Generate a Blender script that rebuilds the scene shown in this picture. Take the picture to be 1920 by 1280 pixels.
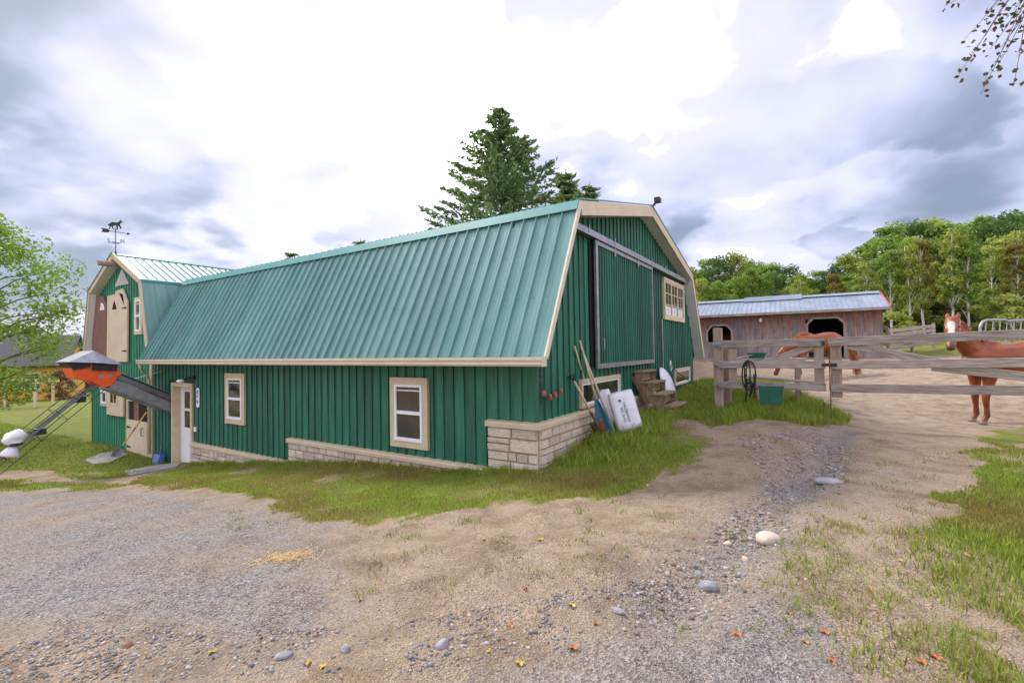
import bpy, bmesh, math, random
import numpy as np
from mathutils import Vector, Matrix, noise as mnoise
random.seed(7); RNG = np.random.default_rng(7)
for o in list(bpy.data.objects): bpy.data.objects.remove(o, do_unlink=True)
S = bpy.context.scene
COL = S.collection
rad = math.radians

# ------------------------------------------------------------------ camera
EYE = 1.6
F_PX, PITCH, ROLL = 876.04, rad(1.092), rad(0.942)
THB, BX, BY = rad(-32.715), 0.327, 6.682          # barn heading and near corner
_fw = Vector((0, math.cos(PITCH), math.sin(PITCH)))
_u0 = Vector((0, -math.sin(PITCH), math.cos(PITCH)))
_r0 = Vector((1, 0, 0))
_rt = _r0*math.cos(ROLL) - _u0*math.sin(ROLL)
_up = _r0*math.sin(ROLL) + _u0*math.cos(ROLL)
camd = bpy.data.cameras.new('camera'); cam = bpy.data.objects.new('camera', camd); COL.objects.link(cam)
M = Matrix.Identity(4)
for i in range(3):
    M[i][0] = _rt[i]; M[i][1] = _up[i]; M[i][2] = -_fw[i]
M[2][3] = EYE
cam.matrix_world = M
camd.sensor_width = 36.0; camd.lens = 36.0*F_PX/1920.0
camd.clip_start = 0.05; camd.clip_end = 3000
S.camera = cam

# ------------------------------------------------------------------ world
SUN_AZ, SUN_EL = rad(-46), rad(46)      # azimuth from +Y, towards -X
SUN_DIR = Vector((math.sin(SUN_AZ)*math.cos(SUN_EL), math.cos(SUN_AZ)*math.cos(SUN_EL), math.sin(SUN_EL)))
W = bpy.data.worlds.new('World'); S.world = W; W.use_nodes = True
nt = W.node_tree; N = nt.nodes; L = nt.links
for n in list(N): N.remove(n)
def wn(t, **k):
    n = N.new(t)
    for a, b in k.items(): setattr(n, a, b)
    return n
def wmath(op, a, b=None, c=None, clamp=False):
    n = wn('ShaderNodeMath', operation=op, use_clamp=clamp)
    for i, v in enumerate((a, b, c)):
        if v is None: continue
        if isinstance(v, (int, float)): n.inputs[i].default_value = v
        else: L.new(v, n.inputs[i])
    return n.outputs[0]
out = wn('ShaderNodeOutputWorld'); bg = wn('ShaderNodeBackground'); bg.inputs['Strength'].default_value = 0.1
sky = wn('ShaderNodeTexSky', sky_type='NISHITA'); sky.sun_disc = False
sky.sun_elevation = SUN_EL; sky.sun_rotation = SUN_AZ; sky.air_density = 1.2; sky.dust_density = 2.0
tc = wn('ShaderNodeTexCoord'); sep = wn('ShaderNodeSeparateXYZ'); L.new(tc.outputs['Generated'], sep.inputs[0])
zc = wmath('ADD', wmath('MAXIMUM', sep.outputs[2], 0.0), 0.30)
px = wmath('DIVIDE', sep.outputs[0], zc); py = wmath('DIVIDE', sep.outputs[1], zc)
cmb = wn('ShaderNodeCombineXYZ'); L.new(px, cmb.inputs[0]); L.new(py, cmb.inputs[1]); cmb.inputs[2].default_value = 3.7
n1 = wn('ShaderNodeTexNoise'); n1.inputs['Scale'].default_value = 1.35; n1.inputs['Detail'].default_value = 6; n1.inputs['Roughness'].default_value = 0.43; n1.inputs['Distortion'].default_value = 0.5
L.new(cmb.outputs[0], n1.inputs['Vector'])
n2 = wn('ShaderNodeTexNoise'); n2.inputs['Scale'].default_value = 2.6; n2.inputs['Detail'].default_value = 6; n2.inputs['Roughness'].default_value = 0.44; L.new(cmb.outputs[0], n2.inputs['Vector'])
wob = wn('ShaderNodeVectorMath', operation='SCALE'); wsub = wn('ShaderNodeVectorMath', operation='SUBTRACT'); L.new(n2.outputs['Color'], wsub.inputs[0]); wsub.inputs[1].default_value = (.5,.5,.5); L.new(wsub.outputs[0], wob.inputs[0]); wob.inputs['Scale'].default_value = 0.42
wdir = wn('ShaderNodeVectorMath', operation='ADD'); L.new(tc.outputs['Generated'], wdir.inputs[0]); L.new(wob.outputs[0], wdir.inputs[1])
def pix_dir(px_, py_):
    a=px_-960.0; b=640.0-py_
    return (_fw + _rt*(a/F_PX) + _up*(b/F_PX)).normalized()
masses = None
for (mx_, my_, r_, a_) in ((40,190,29,.38),(330,330,16,.22),(440,110,7,.19),(620,430,13,.14),(1130,110,14,.20),(1330,210,19,.21),(1560,420,25,.13),(1800,330,25,.12),(1180,560,17,.15),(1850,60,18,.11),(220,500,13,.17)):
    d_ = wn('ShaderNodeVectorMath', operation='DOT_PRODUCT'); L.new(wdir.outputs[0], d_.inputs[0]); d_.inputs[1].default_value = pix_dir(mx_, my_)
    m_ = wn('ShaderNodeMapRange', interpolation_type='SMOOTHSTEP'); L.new(d_.outputs['Value'], m_.inputs['Value']); m_.inputs['From Min'].default_value = math.cos(rad(r_)); m_.inputs['From Max'].default_value = math.cos(rad(r_*.25)); m_.inputs['To Max'].default_value = a_
    masses = m_.outputs[0] if masses is None else wmath('MAXIMUM', masses, m_.outputs[0])
dp = wn('ShaderNodeVectorMath', operation='DOT_PRODUCT'); L.new(tc.outputs['Generated'], dp.inputs[0]); dp.inputs[1].default_value = Vector((-0.19, 0.90, 0.40)).normalized()
glow = wn('ShaderNodeMapRange', interpolation_type='SMOOTHSTEP'); L.new(dp.outputs['Value'], glow.inputs['Value'])
glow.inputs['From Min'].default_value = 0.70; glow.inputs['From Max'].default_value = 1.0
hz = wn('ShaderNodeMapRange', interpolation_type='SMOOTHSTEP'); L.new(sep.outputs[2], hz.inputs['Value'])
hz.inputs['From Min'].default_value = 0.0; hz.inputs['From Max'].default_value = 0.16; hz.inputs['To Min'].default_value = 0.12; hz.inputs['To Max'].default_value = 0.0
v = wmath('ADD', wmath('ADD', wmath('MULTIPLY_ADD', n1.outputs['Fac'], 1.35, -0.205), wmath('MULTIPLY', glow.outputs[0], 0.13)), hz.outputs[0])
mod_ = wn('ShaderNodeMapRange'); L.new(n2.outputs['Fac'], mod_.inputs['Value']); mod_.inputs['From Min'].default_value = 0.3; mod_.inputs['From Max'].default_value = 0.7; mod_.inputs['To Min'].default_value = 0.62; mod_.inputs['To Max'].default_value = 1.55
v = wmath('SUBTRACT', v, wmath('MULTIPLY', masses, mod_.outputs[0]))
ramp = wn('ShaderNodeValToRGB'); L.new(v, ramp.inputs[0])
cr = ramp.color_ramp; cr.interpolation = 'EASE'
cr.elements[0].position = 0.08; cr.elements[0].color = (0.085, 0.105, 0.15, 1)
e = cr.elements.new(0.27); e.color = (0.175, 0.19, 0.255, 1)
cr.elements[1].position = 0.78; cr.elements[1].color = (1.80, 1.72, 1.62, 1)
e = cr.elements.new(0.42); e.color = (0.265, 0.265, 0.36, 1)
e = cr.elements.new(0.50); e.color = (0.40, 0.385, 0.495, 1)
e = cr.elements.new(0.61); e.color = (0.62, 0.595, 0.66, 1)
sc = wn('ShaderNodeVectorMath', operation='SCALE'); L.new(ramp.outputs['Color'], sc.inputs[0]); sc.inputs['Scale'].default_value = 12.0
mx = wn('ShaderNodeMix', data_type='RGBA'); mx.inputs['Factor'].default_value = 0.94
L.new(sky.outputs[0], mx.inputs['A']); L.new(sc.outputs[0], mx.inputs['B'])
L.new(mx.outputs['Result'], bg.inputs['Color']); L.new(bg.outputs[0], out.inputs[0])

sl = bpy.data.lights.new('sun', 'SUN'); sl.energy = 1.5; sl.angle = rad(14); sl.color = (1, 0.95, 0.87)
so = bpy.data.objects.new('sun', sl); COL.objects.link(so)
so.rotation_euler = (-SUN_DIR).to_track_quat('-Z', 'Y').to_euler()
S.view_settings.view_transform = 'Standard'; S.view_settings.look = 'None'
S.view_settings.exposure = 1.5; S.view_settings.gamma = 1.0; S.view_settings.use_curve_mapping = False

# ------------------------------------------------------------------ helpers
def tag(o, label=None, cat=None, group=None, kind=None):
    if label: o['label'] = label
    if cat: o['category'] = cat
    if group: o['group'] = group
    if kind: o['kind'] = kind
    return o
def thing(name, label, cat, loc=(0,0,0), rz=0.0, group=None, kind=None):
    o = bpy.data.objects.new(name, None); COL.objects.link(o); o.empty_display_size = 0.1
    o.location = loc; o.rotation_euler = (0,0,rz)
    return tag(o, label, cat, group, kind)
def link(name, me, parent=None, mtx=None):
    o = bpy.data.objects.new(name, me); COL.objects.link(o)
    if parent is not None: o.parent = parent
    if mtx is not None: o.matrix_basis = mtx
    return o
def copy_tree(o, parent=None):
    c = o.copy(); COL.objects.link(c); c.parent = parent
    for ch in list(o.children): copy_tree(ch, c)
    return c
class MB:
    def __init__(s): s.v=[]; s.f=[]
    def add(s, vs, fs):
        b=len(s.v); s.v += [tuple(p) for p in vs]; s.f += [tuple(i+b for i in f) for f in fs]; return s
    def box(s, a, b):
        x0,y0,z0=[min(a[i],b[i]) for i in range(3)]; x1,y1,z1=[max(a[i],b[i]) for i in range(3)]
        return s.add([(x0,y0,z0),(x1,y0,z0),(x1,y1,z0),(x0,y1,z0),(x0,y0,z1),(x1,y0,z1),(x1,y1,z1),(x0,y1,z1)],
            [(3,2,1,0),(4,5,6,7),(0,1,5,4),(1,2,6,5),(2,3,7,6),(3,0,4,7)])
    def bar(s, p, q, w, h, up=(0,0,1)):
        p=Vector(p); q=Vector(q); d=(q-p).normalized(); u=Vector(up)
        sd=d.cross(u)
        if sd.length<1e-4: sd=d.cross(Vector((1,0,0)))
        sd.normalize(); u=sd.cross(d).normalized()
        vs=[]
        for c in (p,q):
            for a,b in ((-1,-1),(1,-1),(1,1),(-1,1)): vs.append(c+sd*(w/2*a)+u*(h/2*b))
        return s.add(vs,[(3,2,1,0),(4,5,6,7),(0,1,5,4),(1,2,6,5),(2,3,7,6),(3,0,4,7)])
    def tube(s, pts, r, n=8, caps=True):
        pts=[Vector(p) for p in pts]; m=len(pts)
        rs=r if isinstance(r,(list,tuple)) else [r]*m
        t0=(pts[1]-pts[0]).normalized()
        a=t0.orthogonal().normalized()
        vs=[]
        for i,p in enumerate(pts):
            t=(pts[min(i+1,m-1)]-pts[max(i-1,0)]).normalized()
            a=(a-t*a.dot(t)).normalized(); b=t.cross(a)
            for k in range(n):
                an=2*math.pi*k/n; vs.append(p+(a*math.cos(an)+b*math.sin(an))*rs[i])
        fs=[]
        for i in range(m-1):
            for k in range(n):
                k2=(k+1)%n; fs.append((i*n+k,i*n+k2,(i+1)*n+k2,(i+1)*n+k))
        if caps: fs.append(tuple(range(n-1,-1,-1))); fs.append(tuple((m-1)*n+k for k in range(n)))
        return s.add(vs,fs)
    def prism(s, poly, o, ax, ay, az, d):
        """poly 2D in (ax,ay) from origin o, extruded d along az"""
        o=Vector(o);ax=Vector(ax);ay=Vector(ay);az=Vector(az); n=len(poly)
        vs=[o+ax*a+ay*b for a,b in poly]+[o+ax*a+ay*b+az*d for a,b in poly]
        return s.add(vs,[tuple(range(n-1,-1,-1)),tuple(range(n,2*n))]+[(i,(i+1)%n,n+(i+1)%n,n+i) for i in range(n)])
    def ell(s, c, r, nu=10, nv=6, mtx=None):
        vs=[];fs=[]
        for j in range(nv+1):
            ph=-math.pi/2+math.pi*j/nv
            for i in range(nu):
                th=2*math.pi*i/nu
                p=Vector((r[0]*math.cos(ph)*math.cos(th), r[1]*math.cos(ph)*math.sin(th), r[2]*math.sin(ph)))
                if mtx: p=mtx@p
                vs.append(Vector(c)+p)
        for j in range(nv):
            for i in range(nu): fs.append((j*nu+i,j*nu+(i+1)%nu,(j+1)*nu+(i+1)%nu,(j+1)*nu+i))
        return s.add(vs,fs)
    def mesh(s, name, mat, smooth=False):
        me=bpy.data.meshes.new(name); me.from_pydata(s.v,[],s.f); me.materials.append(mat)
        bm=bmesh.new(); bm.from_mesh(me); bmesh.ops.recalc_face_normals(bm, faces=bm.faces); bm.to_mesh(me); bm.free()
        if smooth: me.polygons.foreach_set('use_smooth',[True]*len(me.polygons))
        me.update(); return me
    def obj(s, name, mat, parent=None, smooth=False, mtx=None, bevel=0):
        o = link(name, s.mesh(name, mat, smooth), parent, mtx)
        if bevel:
            m=o.modifiers.new('bevel','BEVEL'); m.width=bevel; m.segments=1; m.limit_method='ANGLE'
        return o
def np_mesh(name, V, F, mat, cols=None, smooth=False):
    """V (n,3), F (m,k) same-size faces; cols (n,3) point colours"""
    me=bpy.data.meshes.new(name); V=np.asarray(V,np.float32); F=np.asarray(F,np.int32); k=F.shape[1]
    me.vertices.add(len(V)); me.vertices.foreach_set('co',V.ravel())
    me.loops.add(F.size); me.loops.foreach_set('vertex_index',F.ravel())
    me.polygons.add(len(F)); me.polygons.foreach_set('loop_start',np.arange(0,F.size,k,dtype=np.int32)); 
    me.polygons.foreach_set('loop_total',np.full(len(F),k,np.int32))
    if smooth: me.polygons.foreach_set('use_smooth',np.ones(len(F),bool))
    me.materials.append(mat); me.update(calc_edges=True)
    if cols is not None:
        a=me.color_attributes.new('col','FLOAT_COLOR','POINT'); c=np.ones((len(V),4),np.float32); c[:,:3]=cols; a.data.foreach_set('color',c.ravel())
    return me

# value noise on numpy
def vn(x, y, seed=0):
    x=np.asarray(x,float); y=np.asarray(y,float)
    xi=np.floor(x).astype(np.int64); yi=np.floor(y).astype(np.int64); fx=x-xi; fy=y-yi
    def h(a,b):
        n=(a*374761393+b*668265263+seed*974634777)&0x7fffffff
        n=((n^(n>>13))*1274126177)&0x7fffffff
        return ((n^(n>>16))&0xffff)/65535.0
    sx=fx*fx*(3-2*fx); sy=fy*fy*(3-2*fy)
    return (h(xi,yi)*(1-sx)+h(xi+1,yi)*sx)*(1-sy)+(h(xi,yi+1)*(1-sx)+h(xi+1,yi+1)*sx)*sy
def fbm(x,y,seed=0,o=4):
    r=0;a=.5;t=0
    for i in range(o): r=r+a*vn(x*2**i,y*2**i,seed+i*7); t+=a; a*=.5
    return r/t

# ------------------------------------------------------------------ materials
MATS={}
def mat(name, c, c2=None, rough=0.7, metal=0.0, scale=6.0, stretch=(1,1,1), bump=0.0, bscale=None, rnd=0.0, detail=5, spec=0.5, coord='Object', ramp=(0.35,0.65), streak=None, attr=None, c3=None, trans=0.0, coat=0.0):
    m=bpy.data.materials.new(name); m.use_nodes=True; t=m.node_tree; b=t.nodes['Principled BSDF']; lk=t.links
    b.inputs['Roughness'].default_value=rough; b.inputs['Metallic'].default_value=metal; b.inputs['Specular IOR Level'].default_value=spec
    if coat: b.inputs['Coat Weight'].default_value=coat
    tcn=t.nodes.new('ShaderNodeTexCoord'); mp=t.nodes.new('ShaderNodeMapping'); mp.inputs['Scale'].default_value=stretch
    lk.new(tcn.outputs[coord], mp.inputs['Vector'])
    oi=t.nodes.new('ShaderNodeObjectInfo')
    ad=t.nodes.new('ShaderNodeVectorMath'); ad.operation='ADD'; lk.new(mp.outputs[0],ad.inputs[0])
    ms=t.nodes.new('ShaderNodeMath'); ms.operation='MULTIPLY'; lk.new(oi.outputs['Random'],ms.inputs[0]); ms.inputs[1].default_value=37.0 if rnd else 0.0
    lk.new(ms.outputs[0],ad.inputs[1]); vec=ad.outputs[0]
    col=None
    if c2 is not None:
        nz=t.nodes.new('ShaderNodeTexNoise'); nz.inputs['Scale'].default_value=scale; nz.inputs['Detail'].default_value=detail; nz.inputs['Roughness'].default_value=0.6
        lk.new(vec,nz.inputs['Vector'])
        rp=t.nodes.new('ShaderNodeValToRGB'); rp.color_ramp.elements[0].position=ramp[0]; rp.color_ramp.elements[1].position=ramp[1]
        rp.color_ramp.elements[0].color=(*c,1); rp.color_ramp.elements[1].color=(*c2,1)
        if c3 is not None:
            e=rp.color_ramp.elements.new(min(0.98,ramp[1]+0.12)); e.color=(*c3,1)
        lk.new(nz.outputs['Fac'],rp.inputs[0]); col=rp.outputs[0]
    if attr:
        at=t.nodes.new('ShaderNodeAttribute'); at.attribute_name='col'
        if col is None: col=at.outputs['Color']
        else:
            mm=t.nodes.new('ShaderNodeMix'); mm.data_type='RGBA'; mm.blend_type='MULTIPLY'; mm.inputs['Factor'].default_value=1
            lk.new(at.outputs['Color'],mm.inputs['A']); lk.new(col,mm.inputs['B']); col=mm.outputs['Result']
    if rnd:
        hs=t.nodes.new('ShaderNodeHueSaturation')
        mr=t.nodes.new('ShaderNodeMapRange'); lk.new(oi.outputs['Random'],mr.inputs['Value']); mr.inputs['To Min'].default_value=1-rnd; mr.inputs['To Max'].default_value=1+rnd
        lk.new(mr.outputs[0],hs.inputs['Value'])
        if col is None: hs.inputs['Color'].default_value=(*c,1)
        else: lk.new(col,hs.inputs['Color'])
        col=hs.outputs[0]
    if col is None: b.inputs['Base Color'].default_value=(*c,1)
    else: lk.new(col,b.inputs['Base Color'])
    if bump:
        nb=t.nodes.new('ShaderNodeTexNoise'); nb.inputs['Scale'].default_value=bscale or scale*2; nb.inputs['Detail'].default_value=6; lk.new(vec,nb.inputs['Vector'])
        bp=t.nodes.new('ShaderNodeBump'); bp.inputs['Strength'].default_value=1.0; bp.inputs['Distance'].default_value=bump
        lk.new(nb.outputs['Fac'],bp.inputs['Height']); lk.new(bp.outputs[0],b.inputs['Normal'])
    if trans:
        # thin leaves let some light through
        tr=t.nodes.new('ShaderNodeBsdfTranslucent'); mxs=t.nodes.new('ShaderNodeMixShader'); mxs.inputs[0].default_value=trans
        if col is not None: lk.new(col,tr.inputs['Color'])
        else: tr.inputs['Color'].default_value=(*c,1)
        o=t.nodes['Material Output']; lk.new(b.outputs[0],mxs.inputs[1]); lk.new(tr.outputs[0],mxs.inputs[2]); lk.new(mxs.outputs[0],o.inputs['Surface'])
    MATS[name]=m; return m

m_green  = mat('green_painted_board',(0.010,0.095,0.056),(0.026,0.165,0.100),0.6,scale=4,stretch=(3,3,.3),bump=.0015,bscale=30,rnd=.22,c3=(0.075,0.19,0.14))
m_greenw = mat('bright_green_siding',(0.022,0.185,0.098),(0.035,0.235,0.135),0.5,scale=4,stretch=(3,3,.4),bump=.001,bscale=30,rnd=.08)
m_backing= mat('dark_sheathing',(0.008,0.05,0.032),None,0.8)
m_roof   = mat('teal_roof_metal',(0.105,0.255,0.222),(0.165,0.325,0.29),0.30,scale=1.6,stretch=(2,.5,1),rnd=.13,spec=.7,bump=.0006,bscale=4)
m_roofd  = mat('teal_trim_metal',(0.085,0.29,0.245),(0.11,0.33,0.285),0.38,scale=2,spec=.6)
m_beige  = mat('beige_trim_paint',(0.52,0.42,0.27),(0.60,0.50,0.34),0.6,scale=5,stretch=(1,1,1),bump=.0008,rnd=.05)
m_cream  = mat('cream_paint',(0.60,0.49,0.33),(0.68,0.57,0.40),0.55,scale=3,bump=.0008,rnd=.04)
m_gutter = mat('cream_gutter_metal',(0.62,0.53,0.39),(0.68,0.59,0.45),0.42,scale=2)
m_soffit = mat('white_vinyl_soffit',(0.62,0.62,0.62),(0.70,0.70,0.69),0.5,scale=2)
m_white  = mat('white_vinyl',(0.78,0.79,0.82),(0.84,0.84,0.86),0.4,scale=3)
m_glass  = mat('window_glass',(0.012,0.014,0.011),(0.045,0.05,0.032),0.03,scale=2.5,spec=1.0,rnd=.2)
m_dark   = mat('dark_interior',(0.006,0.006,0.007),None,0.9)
m_stone  = mat('cut_limestone',(0.46,0.38,0.28),(0.68,0.58,0.46),0.85,scale=7,bump=.008,bscale=16,rnd=.2,c3=(0.60,0.44,0.32))
m_mortar = mat('mortar',(0.30,0.26,0.20),(0.38,0.33,0.26),0.95,scale=20)
m_galv   = mat('galvanised_steel',(0.28,0.29,0.31),(0.40,0.41,0.43),0.42,metal=.7,scale=7,bump=.0005)
m_galvd  = mat('weathered_sheet_steel',(0.16,0.18,0.20),(0.26,0.28,0.31),0.4,metal=.7,scale=3,rnd=.05)
m_orange = mat('orange_machine_paint',(0.72,0.075,0.012),(0.85,0.12,0.02),0.45,scale=6,c3=(0.35,0.10,0.04))
m_black  = mat('black_iron',(0.012,0.012,0.013),(0.03,0.028,0.026),0.5,scale=10)
m_rubber = mat('black_leather_strap',(0.010,0.009,0.009),(0.022,0.02,0.02),0.38,scale=20)
m_wood   = mat('weathered_grey_wood',(0.22,0.18,0.145),(0.43,0.38,0.33),0.85,scale=6,stretch=(.5,6,6),bump=.003,bscale=10,rnd=.14,c3=(0.27,0.20,0.13))
m_woodv  = mat('weathered_post_wood',(0.24,0.17,0.125),(0.38,0.30,0.24),0.85,scale=6,stretch=(6,6,.5),bump=.003,bscale=10,rnd=.1)
m_tread  = mat('mossy_stair_wood',(0.17,0.12,0.07),(0.34,0.26,0.15),0.9,scale=7,stretch=(2,1,2),bump=.004,rnd=.12,c3=(0.22,0.22,0.09))
def two_zone(m,c1,c2,z0,z1):
    # old paint survives under the eaves, bare grey wood below: ragged wear line at a height of its own
    t=m.node_tree; lk=t.links; b=t.nodes['Principled BSDF']; src=b.inputs['Base Color'].links[0].from_socket
    tcn=t.nodes.new('ShaderNodeTexCoord'); sp=t.nodes.new('ShaderNodeSeparateXYZ'); lk.new(tcn.outputs['Object'],sp.inputs[0])
    nz=t.nodes.new('ShaderNodeTexNoise'); nz.inputs['Scale'].default_value=4; lk.new(tcn.outputs['Object'],nz.inputs['Vector'])
    oi=t.nodes.new('ShaderNodeObjectInfo')
    def mt(op,a,bb):
        n=t.nodes.new('ShaderNodeMath'); n.operation=op
        for i,v in enumerate((a,bb)):
            if isinstance(v,float): n.inputs[i].default_value=v
            else: lk.new(v,n.inputs[i])
        return n.outputs[0]
    h=mt('ADD',mt('ADD',sp.outputs[2],mt('MULTIPLY',nz.outputs['Fac'],1.2)),mt('MULTIPLY',oi.outputs['Random'],1.1))
    mr=t.nodes.new('ShaderNodeMapRange'); lk.new(h,mr.inputs['Value']); mr.inputs['From Min'].default_value=z0; mr.inputs['From Max'].default_value=z1
    rp=t.nodes.new('ShaderNodeMix'); rp.data_type='RGBA'; rp.inputs['A'].default_value=(*c1,1); rp.inputs['B'].default_value=(*c2,1); lk.new(mr.outputs[0],rp.inputs['Factor'])
    mm=t.nodes.new('ShaderNodeMix'); mm.data_type='RGBA'; mm.blend_type='MULTIPLY'; mm.inputs['Factor'].default_value=1; lk.new(src,mm.inputs['A']); lk.new(rp.outputs['Result'],mm.inputs['B']); lk.new(mm.outputs['Result'],b.inputs['Base Color'])
m_barnwd=mat('weathered_barn_board',(0.55,0.55,0.56),(1.0,1.0,1.0),0.88,scale=3.2,stretch=(5,5,.55),bump=.004,bscale=10,rnd=.28,c3=(1.25,1.22,1.2)); two_zone(m_barnwd,(0.34,0.30,0.285),(0.26,0.125,0.095),2.2,3.6)
m_brownd = mat('bare_brown_wood',(0.16,0.075,0.045),(0.24,0.125,0.08),0.75,scale=5,stretch=(5,5,.5),bump=.002)
m_tin    = mat('grey_tin_roof',(0.20,0.25,0.31),(0.31,0.36,0.42),0.36,metal=.35,scale=1.5,rnd=.07)
m_red    = mat('red_edge_paint',(0.55,0.05,0.04),None,0.5)
m_handle = mat('ash_handle_wood',(0.50,0.38,0.23),(0.60,0.48,0.32),0.6,scale=8,stretch=(4,4,.5))
m_rust   = mat('rusty_steel',(0.10,0.05,0.035),(0.20,0.11,0.075),0.7,scale=14,metal=.3)
m_blue   = mat('blue_scoop_plastic',(0.012,0.10,0.17),(0.03,0.17,0.25),0.4,scale=9)
m_dblue  = mat('bright_blue_plastic',(0.05,0.13,0.36),None,0.4)
m_bag    = mat('white_bag_plastic',(0.66,0.66,0.70),(0.76,0.76,0.79),0.32,scale=4,bump=.012,bscale=7)
m_print  = mat('green_print',(0.03,0.14,0.11),None,0.6)
m_printk = mat('black_print',(0.03,0.03,0.035),None,0.6)
m_pgreen = mat('green_feeder_plastic',(0.012,0.10,0.06),(0.02,0.14,0.085),0.42,scale=5)
m_yellow = mat('yellow_handle_paint',(0.70,0.33,0.02),None,0.45)
m_brick  = mat('terracotta_clip',(0.28,0.09,0.06),(0.36,0.14,0.10),0.7,scale=20)
m_slab   = mat('concrete_slab',(0.25,0.24,0.235),(0.36,0.35,0.34),0.9,scale=5,bump=.003)
m_horse  = mat('chestnut_coat',(0.75,0.75,0.75),(1.15,1.15,1.15),0.4,scale=5,attr=True,spec=.35)
m_mane   = mat('chestnut_hair',(0.30,0.085,0.022),(0.46,0.16,0.05),0.6,scale=14,stretch=(3,3,.6))
m_eye    = mat('horse_eye',(0.008,0.005,0.004),None,0.08)
m_yhouse = mat('yellow_house_wall',(0.66,0.36,0.05),(0.74,0.43,0.08),0.7,scale=3,stretch=(.3,.3,5))
m_shing  = mat('dark_shingle',(0.045,0.045,0.052),(0.09,0.088,0.095),0.85,scale=12)
m_bark   = mat('grey_brown_bark',(0.085,0.065,0.05),(0.17,0.14,0.115),0.9,scale=8,stretch=(3,3,.5),bump=.01)
m_birch  = mat('white_birch_bark',(0.10,0.09,0.08),(0.66,0.63,0.58),0.75,scale=5,stretch=(.6,.6,4),ramp=(.30,.42))
def leafmat(n,c,tr=.45): return mat(n,tuple(x*.9 for x in c),tuple(x*1.1 for x in c),0.55,scale=3,attr=True,trans=tr,rnd=.10,spec=.3)
m_leaf   = leafmat('leaf_green',(1,1,1))
m_needle = leafmat('spruce_needles',(1,1,1),.45)
m_blade  = leafmat('grass_blades',(1,1,1),.35)
m_peb    = mat('gravel_stone',(0.8,0.8,0.8),(1.15,1.15,1.15),0.85,scale=18,attr=True)
m_rockp  = mat('pale_boulder',(0.50,0.40,0.29),(0.64,0.54,0.42),0.85,scale=6,bump=.006,c3=(0.55,0.36,0.22))
m_rockg  = mat('grey_slate_rock',(0.20,0.20,0.215),(0.33,0.32,0.33),0.85,scale=8,bump=.006,rnd=.2)
m_lo = mat('orange_fallen_leaf',(0.42,0.13,0.035),None,0.6,rnd=.25); m_ly = mat('yellow_fallen_leaf',(0.52,0.33,0.05),None,0.6,rnd=.2); m_lr = mat('crimson_fallen_leaf',(0.23,0.01,0.02),None,0.6)
m_straw  = mat('straw',(0.60,0.40,0.17),None,0.8)

# ------------------------------------------------------------------ terrain
CTB, STB = math.cos(THB), math.sin(THB)
def b2w(x, y, z=0.0): return (BX+CTB*x-STB*y, BY+STB*x+CTB*y, z)
_cp=[(0,0,0),(0,2,0),(2.5,2.2,0),(-2.7,2.4,-.10),(0,4,0),(2.2,4.1,.02),(-2.6,5.65,-.30),(-6.5,5.9,-.60),(-9,8.2,-.85),(5,4,.05),
 (4.3,9.97,.30),(6.2,8.9,.12),(9,8.9,.05),(8.3,7,.05),(6.7,6.3,.08),(10,16,.44),(18,22.8,.93),(10.9,27,.95),(13.5,13.5,.72),(24,27,1.4),
 (40,42,2.2),(0,50,1.5),(-10,25,-1.0),(-20,20.4,-1.42),(-13,11,-1.20),(-40,45,-1.75),(-60,65,-1.9),(0,200,2),(200,200,6),(-200,200,-4),
 (200,0,2),(-200,0,-3),(0,-200,0),(200,-200,0),(-200,-200,0),(0,-8,0),(12,3,.1),(-12,3,-.7)]
for s,z in ((0,-.10),(.76,-.20),(1.66,-.29),(3.43,-.40),(6,-.69),(9.3,-1.08),(11.5,-1.34),(14.5,-1.29),(17.8,-1.30)): _cp.append(b2w(-s,-.25,z))
for y,z in ((.37,-.05),(.91,.03),(1.37,.12),(2.13,.18),(3.04,.19),(4.7,.20),(7.5,.32),(10.8,.47)): _cp.append(b2w(.45,y,z))
_cp=np.array(_cp,float)
def _phi(d2): return np.sqrt(d2+.6)
_A=_phi(((_cp[:,None,:2]-_cp[None,:,:2])**2).sum(-1))
_n=len(_cp); _K=np.zeros((_n+1,_n+1)); _K[:_n,:_n]=_A; _K[:_n,_n]=1; _K[_n,:_n]=1
_w=np.linalg.solve(_K,np.append(_cp[:,2],0))
def H0(x,y):
    x=np.asarray(x,float); y=np.asarray(y,float); sh=x.shape; x=x.ravel(); y=y.ravel(); o=np.empty(len(x))
    for i in range(0,len(x),20000):
        d=(x[i:i+20000,None]-_cp[None,:,0])**2+(y[i:i+20000,None]-_cp[None,:,1])**2
        o[i:i+20000]=_phi(d)@_w[:_n]+_w[_n]
    return o.reshape(sh)
def ray(px,py):
    a=px-960.0; b=640.0-py
    x=(math.cos(ROLL)*a+math.sin(ROLL)*b)/F_PX; u=(-math.sin(ROLL)*a+math.cos(ROLL)*b)/F_PX
    return Vector((x, math.cos(PITCH)-u*math.sin(PITCH), math.sin(PITCH)+u*math.cos(PITCH)))
def at_depth(px,py,Y):
    d=ray(px,py); return Vector((0,0,EYE))+d*(Y/d.y)
def gnd(px,py):
    """the point of the ground seen at a pixel of the photograph"""
    d=ray(px,py); k=np.concatenate([np.arange(1.2,30,.02),np.arange(30,300,.5)])/d.y
    z=EYE+k*d.z; h=H0(k*d.x,k*d.y); i=np.argmax(z<=h)
    if not (z<=h).any(): i=len(k)-1
    return (k[i]*d.x,k[i]*d.y)
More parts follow.
